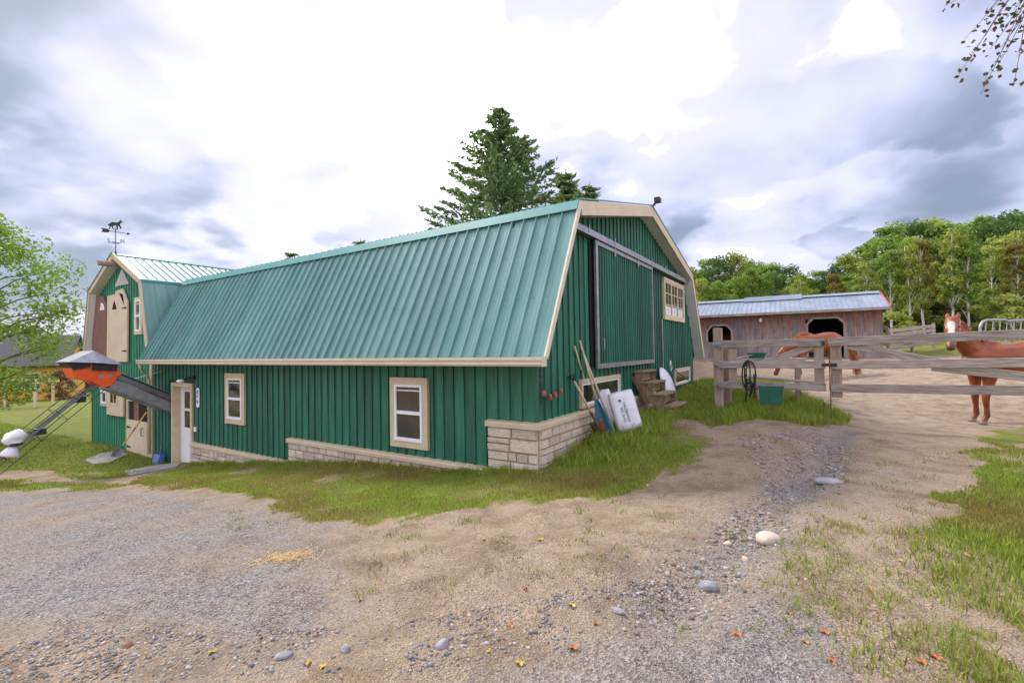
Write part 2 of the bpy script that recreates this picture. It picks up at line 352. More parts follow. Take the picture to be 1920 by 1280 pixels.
def inpoly(x,y,P):
    r=np.zeros(x.shape,bool); n=len(P)
    for i in range(n):
        x1,y1=P[i]; x2,y2=P[(i+1)%n]
        c=((y1>y)!=(y2>y))&(x<(x2-x1)*(y-y1)/(y2-y1+1e-12)+x1); r^=c
    return r
def G(*pts): return [gnd(*p) for p in pts]
GULLY=np.array(G((1575,805),(1540,850),(1530,885),(1480,930),(1420,985),(1340,1085),(1250,1150)))
def segdist(x,y,P):
    d=np.full(x.shape,1e9)
    for i in range(len(P)-1):
        a=P[i];b=P[i+1];ab=b-a;t=np.clip(((x-a[0])*ab[0]+(y-a[1])*ab[1])/(ab@ab),0,1)
        d=np.minimum(d,np.hypot(x-a[0]-t*ab[0],y-a[1]-t*ab[1]))
    return d
def H(x,y):
    x=np.asarray(x,float);y=np.asarray(y,float)
    near=np.exp(-((np.hypot(x,y-5)/14)**4))
    h=H0(x,y)+near*(.07*(fbm(x*.9,y*.9,3)-.5)+.045*(fbm(x*3.2,y*3.2,9,4)-.5))
    return h-.085*np.exp(-(segdist(x+.16*(fbm(x*3,y*3,88)-.5),y,GULLY)/.20)**2)*near
def h1(x,y): return float(H(np.array([x]),np.array([y]))[0])
# grass regions (outlines read off the photograph and laid on the ground)
_wl=[b2w(-.0,.1),b2w(-12.7,.1)]
P_STRIP=G((225,912),(290,888),(330,878))+[b2w(-10.2,.15)[:2],b2w(.1,.15)[:2],b2w(.1,6.5)[:2]]+G((1262,790),(1300,800),(1352,835),(1290,858),(1225,895),(1150,925),(1010,948),(900,952),(820,962),(720,972),(660,985),(600,968),(540,945),(470,932),(400,915),(320,918))
P_GATE=[b2w(.1,5.6)[:2],b2w(.1,11)[:2],b2w(2.6,11.5)[:2]]+G((1480,735),(1560,765),(1585,792),(1520,800),(1420,786),(1340,800),(1262,782))
P_RIGHT=[(18,4.6),(9.6,6.1)]+G((1940,800),(1870,806),(1850,840),(1846,900),(1790,935),(1770,975),(1700,995),(1720,1040),(1760,1090),(1850,1150),(1935,1195))+[(3.6,2.0),(5,-2),(18,-3)]
P_RIGHT2=G((1700,1200),(1800,1180),(1990,1190),(1990,1330),(1720,1330),(1680,1240))
P_LAWN=G((-140,900),(0,884),(90,882),(150,900),(240,895),(300,880),(330,872))+[b2w(-11.6,.2)[:2],b2w(-18,.2)[:2],b2w(-18,14)[:2],(-10,60),(-90,110),(-140,60),(-60,20)]
P_VERGE=G((-60,905),(60,900),(190,905),(230,915),(120,925),(0,918),(-60,925))
P_FAR=[(17,31),(19.5,24.5),(20,20),(24,14),(40,10),(140,20),(140,160),(-20,160),(-10,34)]
def pmask(x,y,P):
    jx=x+.55*(fbm(x*1.7,y*1.7,21)-.5)+.30*(fbm(x*6,y*6,5)-.5)+.16*(vn(x*19,y*19,15)-.5); jy=y+.55*(fbm(x*1.7,y*1.7,22)-.5)+.30*(fbm(x*6,y*6,6)-.5)+.16*(vn(x*19,y*19,16)-.5)
    return inpoly(jx,jy,P)
def gmask(x,y):
    """1 = grass; ragged outline"""
    m=np.zeros(x.shape)
    for P in (P_STRIP,P_GATE,P_RIGHT,P_LAWN,P_FAR): m=np.maximum(m,pmask(x,y,P)*1.0)
    for P,t in ((P_RIGHT2,.50),(P_VERGE,.45)): m=np.maximum(m,(pmask(x,y,P)&(fbm(x*3,y*3,31)>t))*.8)
    bald=np.clip((fbm(x*1.3,y*1.3,77)-.56)*7,0,1)*(np.hypot(x,y)<16); m=m*(1-.75*bald)
    return m
def axis(lo,hi,step,far,neg):
    a=[*np.arange(lo,hi+1e-6,step)]; s=step
    while a[-1]<far: s*=1.16; a.append(a[-1]+s)
    s=step
    while a[0]>neg: s*=1.16; a.insert(0,a[0]-s)
    return np.array(a)
gx=axis(-10,10,.085,900,-900); gy=axis(.9,13,.085,1400,-300)
GX,GY=np.meshgrid(gx,gy); GZ=H(GX,GY); nx,ny=len(gx),len(gy)
idx=np.arange(nx*ny).reshape(ny,nx)
Fq=np.stack([idx[:-1,:-1],idx[:-1,1:],idx[1:,1:],idx[1:,:-1]],-1).reshape(-1,4)
fx_,fy_=GX.ravel(),GY.ravel()
gm=gmask(fx_,fy_)
# grey gravel: apron at the left and lower edge, gully; sand: the paddock
P_GRAV=G((-300,930),(0,925),(150,915),(300,925),(480,935),(620,985),(560,1060),(700,1150),(560,1190),(0,1185),(-300,1250))
P_GRAV2=G((830,1300),(900,1255),(1100,1215),(1300,1150),(1450,1120),(1560,1170),(1620,1300),(1500,1420),(800,1420))
jx=fx_+.7*(fbm(fx_,fy_,41)-.5); jy=fy_+.7*(fbm(fx_,fy_,42)-.5)
def soft(P,n=14,s=.55):
    r=0
    for q in range(n): r=r+inpoly(jx+RNG.normal(size=len(fx_))*s*.45+s*.8*math.cos(q*2.4)*(q/n),jy+RNG.normal(size=len(fx_))*s*.35+s*.8*math.sin(q*2.4)*(q/n),P)
    return r/n
gr=np.maximum(soft(P_GRAV)*.9,soft(P_GRAV2,14,.3)*.85)
gr=np.maximum(gr,.7*np.exp(-(segdist(fx_,fy_,GULLY)/.35)**2))
gr=np.clip(gr*(.15+1.35*fbm(fx_*1.3,fy_*2.2,51)),0,1)
P_PAD=[b2w(1.2,9.5)[:2],(5.2,9.6),(6.2,9.1),(9,7.6),(16,4),(24,14),(20,22),(19.5,25),(8,33),(2,26)]
sd=inpoly(jx,jy,P_PAD)*1.0
def ground_mat():
    m=bpy.data.materials.new('dirt_gravel_and_turf'); m.use_nodes=True; t=m.node_tree; b=t.nodes['Principled BSDF']; lk=t.links
    b.inputs['Roughness'].default_value=.95; b.inputs['Specular IOR Level'].default_value=.15
    tcn=t.nodes.new('ShaderNodeTexCoord')
    def nz(sc,det=6,ro=.6):
        n=t.nodes.new('ShaderNodeTexNoise'); n.inputs['Scale'].default_value=sc; n.inputs['Detail'].default_value=det; n.inputs['Roughness'].default_value=ro; lk.new(tcn.outputs['Object'],n.inputs['Vector']); return n.outputs['Fac']
    def rp(f,stops):
        r=t.nodes.new('ShaderNodeValToRGB'); lk.new(f,r.inputs[0]); e=r.color_ramp.elements
        e[0].position,e[0].color=stops[0][0],(*stops[0][1],1); e[1].position,e[1].color=stops[-1][0],(*stops[-1][1],1)
        for p,c in stops[1:-1]: q=e.new(p); q.color=(*c,1)
        return r.outputs[0]
    def mixc(f,a,bb):
        n=t.nodes.new('ShaderNodeMix'); n.data_type='RGBA'; lk.new(f,n.inputs['Factor']); lk.new(a,n.inputs['A']); lk.new(bb,n.inputs['B']); return n.outputs['Result']
    at=t.nodes.new('ShaderNodeAttribute'); at.attribute_name='col'; sp=t.nodes.new('ShaderNodeSeparateColor'); lk.new(at.outputs['Color'],sp.inputs[0])
    dirt=rp(nz(2.2,9,.68),[(.26,(.165,.115,.068)),(.42,(.285,.212,.135)),(.57,(.385,.300,.205)),(.74,(.275,.225,.165))])
    vo=t.nodes.new('ShaderNodeTexVoronoi'); vo.inputs['Scale'].default_value=75; lk.new(tcn.outputs['Object'],vo.inputs['Vector'])
    chip=rp(vo.outputs['Color'],[(.10,(.10,.096,.094)),(.5,(.245,.234,.22)),(.9,(.43,.405,.375))])
    sand=rp(nz(3.5,9,.7),[(.32,(.20,.145,.095)),(.5,(.36,.275,.19)),(.68,(.45,.36,.265))])
    turf=rp(nz(3,8,.65),[(.34,(.19,.145,.055)),(.5,(.165,.195,.032)),(.66,(.20,.26,.042))])
    v2=t.nodes.new('ShaderNodeTexVoronoi'); v2.inputs['Scale'].default_value=130; lk.new(tcn.outputs['Object'],v2.inputs['Vector'])
    grit=rp(v2.outputs['Color'],[(.1,(.45,.44,.43)),(.5,(.95,.95,.95)),(.9,(1.55,1.5,1.45))])
    mg=t.nodes.new('ShaderNodeMix'); mg.data_type='RGBA'; mg.blend_type='MULTIPLY'; lk.new(rp(nz(1.7,5,.6),[(.35,(.25,.25,.25)),(.62,(1,1,1))]),mg.inputs['Factor']); lk.new(dirt,mg.inputs['A']); lk.new(grit,mg.inputs['B']); dirt=mg.outputs['Result']
    c=mixc(sp.outputs['Green'],dirt,chip); c=mixc(sp.outputs['Blue'],c,sand); c=mixc(sp.outputs['Red'],c,turf)
    lk.new(c,b.inputs['Base Color'])
    ad=t.nodes.new('ShaderNodeMath'); ad.operation='MULTIPLY_ADD'; lk.new(vo.outputs['Distance'],ad.inputs[0]); ad.inputs[1].default_value=.45; lk.new(nz(14,8,.7),ad.inputs[2])
    bp=t.nodes.new('ShaderNodeBump'); bp.inputs['Distance'].default_value=.03; bp.inputs['Strength'].default_value=1.0; lk.new(ad.outputs[0],bp.inputs['Height']); lk.new(bp.outputs[0],b.inputs['Normal'])
    return m
me=np_mesh('ground',np.stack([fx_,fy_,GZ.ravel()],1),Fq,ground_mat(),np.stack([gm,gr,sd],1),smooth=True)
tag(link('ground',me),kind='structure')
# distant hills round the horizon
a=np.linspace(0,2*np.pi,181); hv=[];
for i,t_ in enumerate(a):
    hh=14+16*fbm(np.array([math.cos(t_)*3+9]),np.array([math.sin(t_)*3+9]),61)[0]
    for R_,z_ in ((780,-40),(800,hh*.8),(860,hh*1.1),(1000,-40)): hv.append((R_*math.sin(t_),R_*math.cos(t_),z_))
hf=[(i*4+k,(i+1)*4+k,(i+1)*4+k+1,i*4+k+1) for i in range(180) for k in range(3)]
m_hill=mat('wooded_hill',(0.05,0.07,0.05),(0.08,0.10,0.075),.95,scale=.03)
tag(link('hills',np_mesh('hills',hv,hf,m_hill,smooth=True)),kind='structure')

# ------------------------------------------------------------------ barn (local frame: x along the long wall, 0 at the near corner and negative to the left; y into the gable)
barn=thing('barn','long green board barn with teal metal gambrel roof and taller hayloft wing','barn',(BX,BY,0),THB)
Z=EYE
EAVE=(-.45,1.50); BRK=(.735,3.837); RID=(4.98,4.83); FBRK=(9.21,3.80); FEAVE=(10.75,1.30)
def xo(y): return .40 if y<.74 else (.40-.12*(y-.74)/4.3 if y<5.04 else .28)
PROF=[EAVE,BRK,RID,FBRK,FEAVE]
def roofz(y):
    for (a,za),(b,zb) in zip(PROF,PROF[1:]):
        if a<=y<=b: return za+(zb-za)*(y-a)/(b-a)
    return 0
# solid backing of the walls
XL=-12.75
wb=MB()
DR0,DR1,DRT,DRB=-11.54,-10.33,.873,-1.36      # entry door opening
wb.box((DR1,.0,-1.9),(0,.15,1.62)).box((XL,.0,-1.9),(DR0,.15,1.62)).box((DR0,.0,DRT),(DR1,.15,1.62))
gp=[(0,-.7),(10.4,-.7),(10.4,1.9)]+[(FBRK[0]-.1,FBRK[1]-.14),(RID[0],RID[1]-.14),(BRK[0]+.1,BRK[1]-.14),(.02,2.2)]
wb.prism(gp,(-.16,0,0),(0,1,0),(0,0,1),(1,0,0),.16)
wall=wb.obj('wall',m_backing,barn)
def board(name,parent,m,o,ax,nrm,w,z0,z1,z2,t=.018,bt=.024,bw=.045,z0b=None):
    """one vertical board with its batten: o=(x,y) start, ax along the wall, nrm outwards; z1,z2 top at both ends"""
    ax=Vector((*ax,0)); n=Vector((*nrm,0)); o=Vector((*o,0)); b=MB(); g=.004
    zz=lambda a:z1+(z2-z1)*a/w
    prof=[(0,0),(0,t+bt),(bw,t+bt),(bw,t),(w-g,t),(w-g,0)]
    vs=[o+ax*a+n*d+Vector((0,0,z0)) for a,d in prof]+[o+ax*a+n*d+Vector((0,0,zz(a))) for a,d in prof]
    k=len(prof)
    b.add(vs,[tuple(range(k)),tuple(range(2*k-1,k-1,-1))]+[(i,i+k,(i+1)%k+k,(i+1)%k) for i in range(k)])
    return b.obj(name,m,parent)
SP=.213
# long wall boards
def capz(s):   # bottom of the boards (top of the stone cap) along the long wall
    if s<.77: return .572
    if s<5.98: return -.149
    if s<10.32: return -.64
    return -1.45
i=0; s=.0
while s<12.72:
    w_=min(SP,12.74-s); mid=s+w_/2
    if not (10.20<mid<11.66):
        z0=capz(mid)
        board('board',wall,m_green,(-s,0),(-1,0),(0,-1),w_,z0,1.56,1.56)
    else: board('board',wall,m_green,(-s,0),(-1,0),(0,-1),w_,DRT+.09,1.56,1.56)
    s+=SP
# gable boards
y=0.0
while y<10.36:
    w_=min(SP,10.38-y)
    def tz(q): return min(roofz(max(q,.0))-.15, 9)
    z0=.572 if y<4.6 else .25
    board('board',wall,m_green,(0,y),(0,1),(1,0),w_,z0,tz(y),tz(y+w_))
    y+=SP
# corner board
MB().box((.0,-.05,.575),(.05,.0,2.2)).obj('corner_trim',m_green,wall)
# ---- stone foundation
fnd=MB().box((-.80,-.035,-.75),(.0,.0,.48)).box((-6.0,-.035,-1.2),(-.80,.0,-.24)).box((-10.33,-.035,-1.9),(-6.0,.0,-.73)).box((0,-.035,-.8),(.035,6.2,.48)).box((0,6.2,-.6),(.03,10.4,.24)).obj('foundation',m_mortar,barn)
stn=[]
for k in range(6):
    b=MB(); j=lambda a:random.uniform(-a,a)
    o=.035
    vs=[(0,0,0),(1,0,0),(1,0,1),(0,0,1)]
    fr=[(o+j(.02),-1+j(.15),.07+j(.03)),(1-o+j(.02),-1+j(.15),.07+j(.03)),(1-o+j(.02),-1+j(.15),.93+j(.03)),(o+j(.02),-1+j(.15),.93+j(.03)),(.5+j(.2),-1.12+j(.2),.5+j(.2))]
    b.add(vs+fr,[(0,1,5,4),(1,2,6,5),(2,3,7,6),(3,0,4,7),(4,5,8),(5,6,8),(6,7,8),(7,4,8)])
    stn.append(b.mesh('stone',m_stone))
def ashlar(L,z0,z1,place):
    z=z1
    while z>z0+.02:
        h=min(random.choice((.09,.13,.16,.20)),max(z-z0,.08)); a=0
        while a<L-.02:
            w_=min(random.uniform(.14,.46),L-a)
            if L-a-w_<.12: w_=L-a
            if h>.17 and random.random()<.22 and w_>.2:
                h2=h*random.uniform(.4,.6); place(a,z-h2,w_,h2); place(a,z-h,w_,h-h2)
            else: place(a,z-h,w_,h)
            a+=w_
        z-=h
def pl_long(x1):
    def f(a,z,w_,h):
        g=.008
        link('stone',random.choice(stn),fnd,Matrix.Translation((x1-a-w_+g/2,-.035,z+g/2))@Matrix.Diagonal((w_-g,.045,h-g,1)))
    return f
def pl_gab(y0):
    def f(a,z,w_,h):
        g=.008
        link('stone',random.choice(stn),fnd,Matrix.Translation((.035,y0+a+g/2,z+g/2))@Matrix.Rotation(math.pi/2,4,'Z')@Matrix.Diagonal((w_-g,.045,h-g,1)))
    return f
ashlar(.86,-.30,.475,pl_long(.045)); ashlar(5.15,-.80,-.25,pl_long(-.81)); ashlar(4.3,-1.40,-.74,pl_long(-6.0)); ashlar(6.2,-.22,.475,pl_gab(0.0))
def cap(name,pts_a,pts_b): pass
def capbar(x0,x1,z):
    MB().prism([(0,0),(-.10,-.02),(-.115,-.045),(-.115,-.10),(0,-.10)],(x0,0,z),(0,1,0),(0,0,1),(1,0,0),x1-x0).obj('cap_sill',m_beige,barn)
capbar(-.83,.10,.574); capbar(-5.99,-.835,-.147); capbar(-10.32,-5.995,-.638)
MB().prism([(0,0),(.10,-.02),(.115,-.045),(.115,-.10),(0,-.10)],(0,-.112,.576),(1,0,0),(0,0,1),(0,1,0),6.4).obj('cap_sill',m_beige,barn)
# ---- windows
def window(parent,o,ax,nrm,w,h,z0,fw,rows,cols_,frame_m,sash_m,double=True,paper=False,d=.065):
    ax=Vector((*ax,0)); n=Vector((*nrm,0)); o=Vector((*o,0)); up=Vector((0,0,1))
    def bx(b,a0,a1,c0,c1,d0,d1): b.prism([(a0,c0),(a1,c0),(a1,c1),(a0,c1)],o+n*d0,ax,up,n,d1-d0)
    b=MB(); z1=z0+h
    bx(b,0,w,z1-fw,z1,0,d); bx(b,0,w,z0,z0+fw,0,d); bx(b,0,fw,z0+fw,z1-fw,0,d); bx(b,w-fw,w,z0+fw,z1-fw,0,d)
    fr=b.obj('window',frame_m,parent,bevel=.004)
    a0,a1,c0,c1=fw,w-fw,z0+fw,z1-fw; sw=.045
    if cols_==1:
        b=MB(); bx(b,a0,a1,c1-sw,c1,.028,d+.01); bx(b,a0,a1,c0,c0+sw*1.3,.028,d+.018); bx(b,a0,a0+sw,c0+sw*1.3,c1-sw,.028,d+.01); bx(b,a1-sw,a1,c0+sw*1.3,c1-sw,.028,d+.01)
        cm=(c0+c1)/2; bx(b,a0+sw,a1-sw,cm-.03,cm+.03,.03,d+.006)
        b.obj('sash',sash_m,fr,bevel=.003)
        for q0,q1 in ((c0+sw*1.3,cm-.03),(cm+.03,c1-sw)):
            b=MB(); bx(b,a0+sw,a1-sw,q0,q1,.02,.046); b.obj('pane',m_glass,fr)
        b=MB(); bx(b,a0+sw,a1-sw,c1-sw-.07,c1-sw-.05,.047,.052); b.obj('blind_rail',sash_m,fr)
    else:
        cw=(a1-a0)/cols_
        for k in range(cols_):
            l0=a0+cw*k; l1=l0+cw; b=MB(); q=.04
            bx(b,l0,l0+q,c0,c1,.03,d-.012); bx(b,l1-q,l1,c0,c1,.03,d-.012); bx(b,l0+q,l1-q,c1-q,c1,.03,d-.012); bx(b,l0+q,l1-q,c0,c0+q,.03,d-.012)
            bx(b,(l0+l1)/2-.012,(l0+l1)/2+.012,c0+q,c1-q,.03,d-.02)
            for rr in range(1,rows): zz=c0+(c1-c0)*rr/rows; bx(b,l0+q,l1-q,zz-.012,zz+.012,.031,d-.022)
            b.obj('sash',sash_m,fr)
            b=MB(); bx(b,l0+q,l1-q,c0+q,c1-q,.02,.034); b.obj('pane',m_glass,fr)
            if paper:
                b=MB(); bx(b,l0+q+.03,l1-q-.05,c0+q,c0+.27,.0345,.036); b.obj('paper_sheet',m_white,fr)
    return fr
for s_ in (2.456,8.128): window(barn,(-s_-.439,-.018),(1,0),(0,-1),.878,1.193,-.026,.115,1,1,m_beige,m_white)
window(barn,(.018,6.79),(0,1),(1,0),2.285,1.13,2.355,.10,3,3,m_cream,m_cream,paper=True)
def lowwin(y0,y1,z0,z1):
    b=MB()
    for a,c,e,f in ((y0,y1,z1-.07,z1),(y0,y1,z0,z0+.05),(y0,y0+.06,z0+.05,z1-.07),(y1-.06,y1,z0+.05,z1-.07)): b.box((.018,a,e),(.075,c,f))
    fr=b.obj('window',m_beige,barn)
    b=MB(); y0+=.06;y1-=.06;z0+=.05;z1-=.07
    for a,c,e,f in ((y0,y1,z1-.035,z1),(y0,y1,z0,z0+.035),(y0,y0+.035,z0+.035,z1-.035),(y1-.035,y1,z0+.035,z1-.035)): b.box((.018,a,e),(.06,c,f))
    b.obj('sash',m_white,fr); MB().box((.02,y0+.035,z0+.035),(.047,y1-.035,z1-.035)).obj('pane',m_glass,fr)
lowwin(1.42,3.31,.60,1.09); lowwin(7.78,9.70,.52,1.00)
# ---- entry door, set back in a beige frame
b=MB(); b.box((DR0-.0,-.05,DRB),(DR0+.10,.2,DRT)).box((DR1-.10,-.05,DRB),(DR1,.2,DRT)).box((DR0+.10,-.05,DRT-.10),(DR1-.10,.2,DRT))
fr=b.obj('door_frame',m_beige,barn,bevel=.004)
dr=MB().box((DR0+.102,.15,DRB+.02),(DR1-.102,.195,DRT-.102)).obj('door',m_white,barn)
for z0,z1 in ((-.35,.10),(.17,.62)): MB().box((DR0+.36,.138,z0),(DR1-.30,.149,z1)).obj('pane',m_glass,dr)
b=MB(); b.box((DR0+.30,.132,-.42),(DR1-.24,.1495,-.352)).box((DR0+.30,.132,.102),(DR1-.24,.1495,.168)).box((DR0+.30,.132,.622),(DR1-.24,.1495,.69)).box((DR0+.30,.132,-.352),(DR0+.358,.1495,.622)).box((DR1-.298,.132,-.352),(DR1-.24,.1495,.622)); b.obj('glazing_bead',m_white,dr)
MB().ell((DR1-.17,.11,-.42),(.03,.04,.03)).obj('handle',m_galv,dr,smooth=True)
MB().box((DR0-.05,-.30,-1.5),(DR1+.05,.2,-1.362)).obj('threshold',m_slab,barn)
# ---- main roof
deck=MB().prism([(-.40,1.53),(BRK[0]+.02,BRK[1]-.05),(RID[0],RID[1]-.05),(FBRK[0]-.02,FBRK[1]-.05),(FEAVE[0]-.05,FEAVE[1]+.03),(FEAVE[0]-.10,FEAVE[1]),(FBRK[0]-.07,FBRK[1]-.11),(RID[0],RID[1]-.11),(BRK[0]+.07,BRK[1]-.11),(-.30,1.50)],(.24,0,0),(0,1,0),(0,0,1),(-1,0,0),12.70)
roof=deck.obj('roof',m_backing,barn)
def sheet_mesh(name,Wd,Ln,m,screws=True,pitch=.229,rh=.042):
    b=MB(); pr=[]; k=round(Wd/pitch)
    for i in range(k):
        x=i*pitch; pr+=[(x,0),(x+.004,rh),(x+.014,rh),(x+.018,0)]
        for q in (.105,.165): pr+=[(x+q-.008,0),(x+q,.004),(x+q+.008,0)]
    pr.append((k*pitch,0))
    vs=[(a,0,c) for a,c in pr]+[(a,Ln,c) for a,c in pr]; n=len(pr)
    b.add(vs,[(i,i+1,n+i+1,n+i) for i in range(n-1)])
    if screws:
        for i in range(k):
            for yy in (.08,Ln*.36,Ln*.66,Ln-.2):
                x=i*pitch+.062; b.box((x-.007,yy-.007,.0),(x+.007,yy+.007,.009))
    return b.mesh(name,m)
def lay(parent,me,origin,xdir,ydir):
    x=Vector(xdir).normalized(); y_=Vector(ydir).normalized(); z_=x.cross(y_).normalized()
    m=Matrix.Identity(4)
    for i in range(3): m[i][0]=x[i];m[i][1]=y_[i];m[i][2]=z_[i];m[i][3]=origin[i]
    return link('roof_panel',me,parent,m)
dy,dz=BRK[0]-EAVE[0],BRK[1]-EAVE[1]; LS=math.hypot(dy,dz); SW=.229*4
sh1=sheet_mesh('roof_panel',SW,LS-.02,m_roof)
for i in range(14):
    x0=.39-(i+1)*SW
    lay(roof,sh1,(x0,EAVE[0],EAVE[1]+.012),(1,0,0),(0,dy,dz))
dy2,dz2=RID[0]-BRK[0],RID[1]-BRK[1]; sh2=sheet_mesh('roof_panel',SW,math.hypot(dy2,dz2),m_roof,False)
for i in range(14): lay(roof,sh2,(.30-(i+1)*SW,BRK[0],BRK[1]+.012),(1,0,0),(0,dy2,dz2))
dy3,dz3=FBRK[0]-RID[0],FBRK[1]-RID[1]; sh3=sheet_mesh('roof_panel',SW,math.hypot(dy3,dz3),m_roof,False)
dy4,dz4=FEAVE[0]-FBRK[0],FEAVE[1]-FBRK[1]; sh4=sheet_mesh('roof_panel',SW,math.hypot(dy4,dz4),m_roof,False)
for i in range(14):
    lay(roof,sh3,(.27-i*SW,FBRK[0],FBRK[1]+.012),(-1,0,0),(0,-dy3,-dz3)); lay(roof,sh4,(.27-i*SW,FEAVE[0],FEAVE[1]+.012),(-1,0,0),(0,-dy4,-dz4))
# flashing along the break, drip edges, rake trim
nv=Vector((0,-dz,dy)).normalized(); uv=Vector((0,dy,dz)).normalized()
b=MB(); p=Vector((0,*BRK))+nv*.042
q=[p-uv*.17,p-uv*.17+nv*.012,p+nv*.018,p+Vector((0,.16,.055)),p+Vector((0,.15,.03))]
b.prism([(v.y,v.z) for v in q],(.41,0,0),(0,1,0),(0,0,1),(-1,0,0),12.9); b.obj('break_flashing',m_roofd,roof)
b=MB(); k=0
while k<56:      # closure ends of the upper sheets
    x=.33-k*.229; b.box((x-.02,BRK[0]+.10,BRK[1]+.06),(x+.02,BRK[0]+.2,BRK[1]+.098)); k+=1
x_=b.obj('rib_closure',m_roofd,roof); x_['kind']='stuff'
# rake fascia (gable end) following the profile
def rake(a,bb,t0,h,m,name='rake_fascia',off=0.0):
    a3=Vector((xo(a[0])+off,*a)); b3=Vector((xo(bb[0])+off,*bb)); n=Vector((0,-(bb[1]-a[1]),bb[0]-a[0])).normalized(); 
    if n.z<0: n=-n
    b=MB(); x=Vector((1,0,0))
    vs=[]
    for p in (a3,b3):
        for dx,dn in ((0,.03),(t0,.03),(t0,-h),(0,-h)): vs.append(p+x*dx+n*dn)
    b.add(vs,[(0,1,2,3),(7,6,5,4),(0,4,5,1),(1,5,6,2),(2,6,7,3),(3,7,4,0)]); return b.obj(name,m,roof)
rake((EAVE[0],EAVE[1]-.0),BRK,.03,.05,m_gutter)
rake((BRK[0],BRK[1]-.005),(RID[0],RID[1]-.005),.03,.19,m_cream); rake((RID[0],RID[1]-.005),(FBRK[0],FBRK[1]-.005),.03,.17,m_cream); rake(FBRK,FEAVE,.03,.13,m_cream)
rake((BRK[0],BRK[1]+.034),(RID[0],RID[1]+.034),.04,-.012,m_roofd,'drip_edge'); rake((RID[0],RID[1]+.034),(FBRK[0],FBRK[1]+.034),.04,-.012,m_roofd,'drip_edge'); rake((FBRK[0]+.02,FBRK[1]+.03),(FEAVE[0]+.02,FEAVE[1]+.03),.04,-.02,m_galv,'drip_edge')
# soffits under the gable overhang
def soff(a,bb,d):
    n=Vector((0,-(bb[1]-a[1]),bb[0]-a[0])).normalized()
    if n.z<0: n=-n
    for k in range(1):
        b=MB(); vs=[]
        for p in (a,bb):
            for x in (.02,xo(p[0])):
                for dn in (-d,-d-.012): vs.append(Vector((x,*p))+n*dn)
        b.add(vs,[(0,2,6,4),(1,5,7,3),(0,1,3,2),(4,6,7,5),(0,4,5,1),(2,3,7,6)]); b.obj('soffit',m_soffit,roof)
soff(EAVE,BRK,.045); soff(BRK,RID,.16); soff(RID,FBRK,.15); soff(FBRK,FEAVE,.12)
# eave soffit and gutter
MB().box((-12.4,-.43,1.40),(.0,.0,1.42)).obj('soffit',m_soffit,roof)
g=[(0,0),(-.09,.0),(-.115,.03),(-.10,.055),(-.125,.085),(-.125,.125),(-.115,.125),(-.112,.09),(-.088,.058),(-.10,.035),(-.085,.012),(-.012,.012),(-.012,.125),(0,.125)]
gut=MB().prism(g,(.42,-.44,1.385),(0,1,0),(0,0,1),(-1,0,0),12.80).obj('gutter',m_gutter,barn)
MB().prism([(0,0),(-.125,.0),(-.125,.125),(0,.125)],(.42,-.44,1.385),(0,1,0),(0,0,1),(1,0,0),.006).obj('end_cap',m_gutter,gut)
MB().tube([(-12.30,-.50,1.385),(-12.33,-.47,1.27),(-12.76,-.13,.98),(-12.84,-.095,.88),(-12.84,-.095,-1.2)],.032,8).obj('downspout',m_gutter,gut,smooth=True)
# security light at the ridge, cable over the flashing
sl_=MB().bar((.34,RID[0]-.02,RID[1]+.03),(.42,RID[0]-.02,RID[1]+.12),.04,.04).box((.38,RID[0]-.09,RID[1]+.10),(.50,RID[0]+.09,RID[1]+.20)).obj('security_light',m_black,barn)
MB().tube([(-.72,BRK[0]-.14,BRK[1]-.36),(-.71,BRK[0]-.10,BRK[1]-.10),(-.70,BRK[0]-.02,BRK[1]+.06),(-.62,BRK[0]+.3,BRK[1]+.16)],.013,6).obj('roof_cable',m_backing,barn)
# ---- sliding loft door and track
D0,D1,DZ0,DZ1=2.01,5.541,1.246,3.556
MB().box((-.10,1.90,1.27),(.0435,2.06,3.5)).obj('door_gap',m_dark,barn)
b=MB(); f=.085; xx0,xx1=.085,.135
b.box((xx0,D0,DZ1-f),(xx1,D1,DZ1)).box((xx0,D0,DZ0),(xx1,D1,DZ0+f)).box((xx0,D0,DZ0+f),(xx1,D0+f,DZ1-f)).box((xx0,D1-f*.6,DZ0+f),(xx1,D1,DZ1-f))
sd_=b.obj('sliding_door',m_galv,barn,bevel=.003)
n_=27; w_=(D1-f*.6-D0-f)/n_
for k in range(n_): board('board',sd_,m_green,(xx0,D0+f+k*w_),(0,1),(1,0),w_,DZ0+f,DZ1-f,DZ1-f,t=.012,bt=.018,bw=.035)
MB().tube([(.14,D0+.16,DZ0+.30),(.19,D0+.17,DZ0+.32),(.19,D0+.17,DZ0+.52),(.14,D0+.16,DZ0+.54)],.011,6).obj('handle',m_galv,sd_,smooth=True)
for yy in (D0+.9,D0+2.35): MB().box((.136,yy,DZ1-.16),(.15,yy+.07,DZ1+.09)).obj('hanger',m_galv,sd_)
rl=MB().prism([(.02,0),(.135,0),(.135,-.02),(.15,-.02),(.15,.09),(.02,.10)],(.026,.66,3.575),(1,0,0),(0,0,1),(0,1,0),8.7).obj('door_track',m_galv,barn)
for k in range(7): MB().box((.178,1.6+k*1.25,3.60),(.186,1.63+k*1.25,3.73)).obj('track_bracket',m_galv,rl)
MB().tube([(.06,6.55,.45),(.06,6.55,2.35)],.02,6).obj('conduit',m_galv,barn)
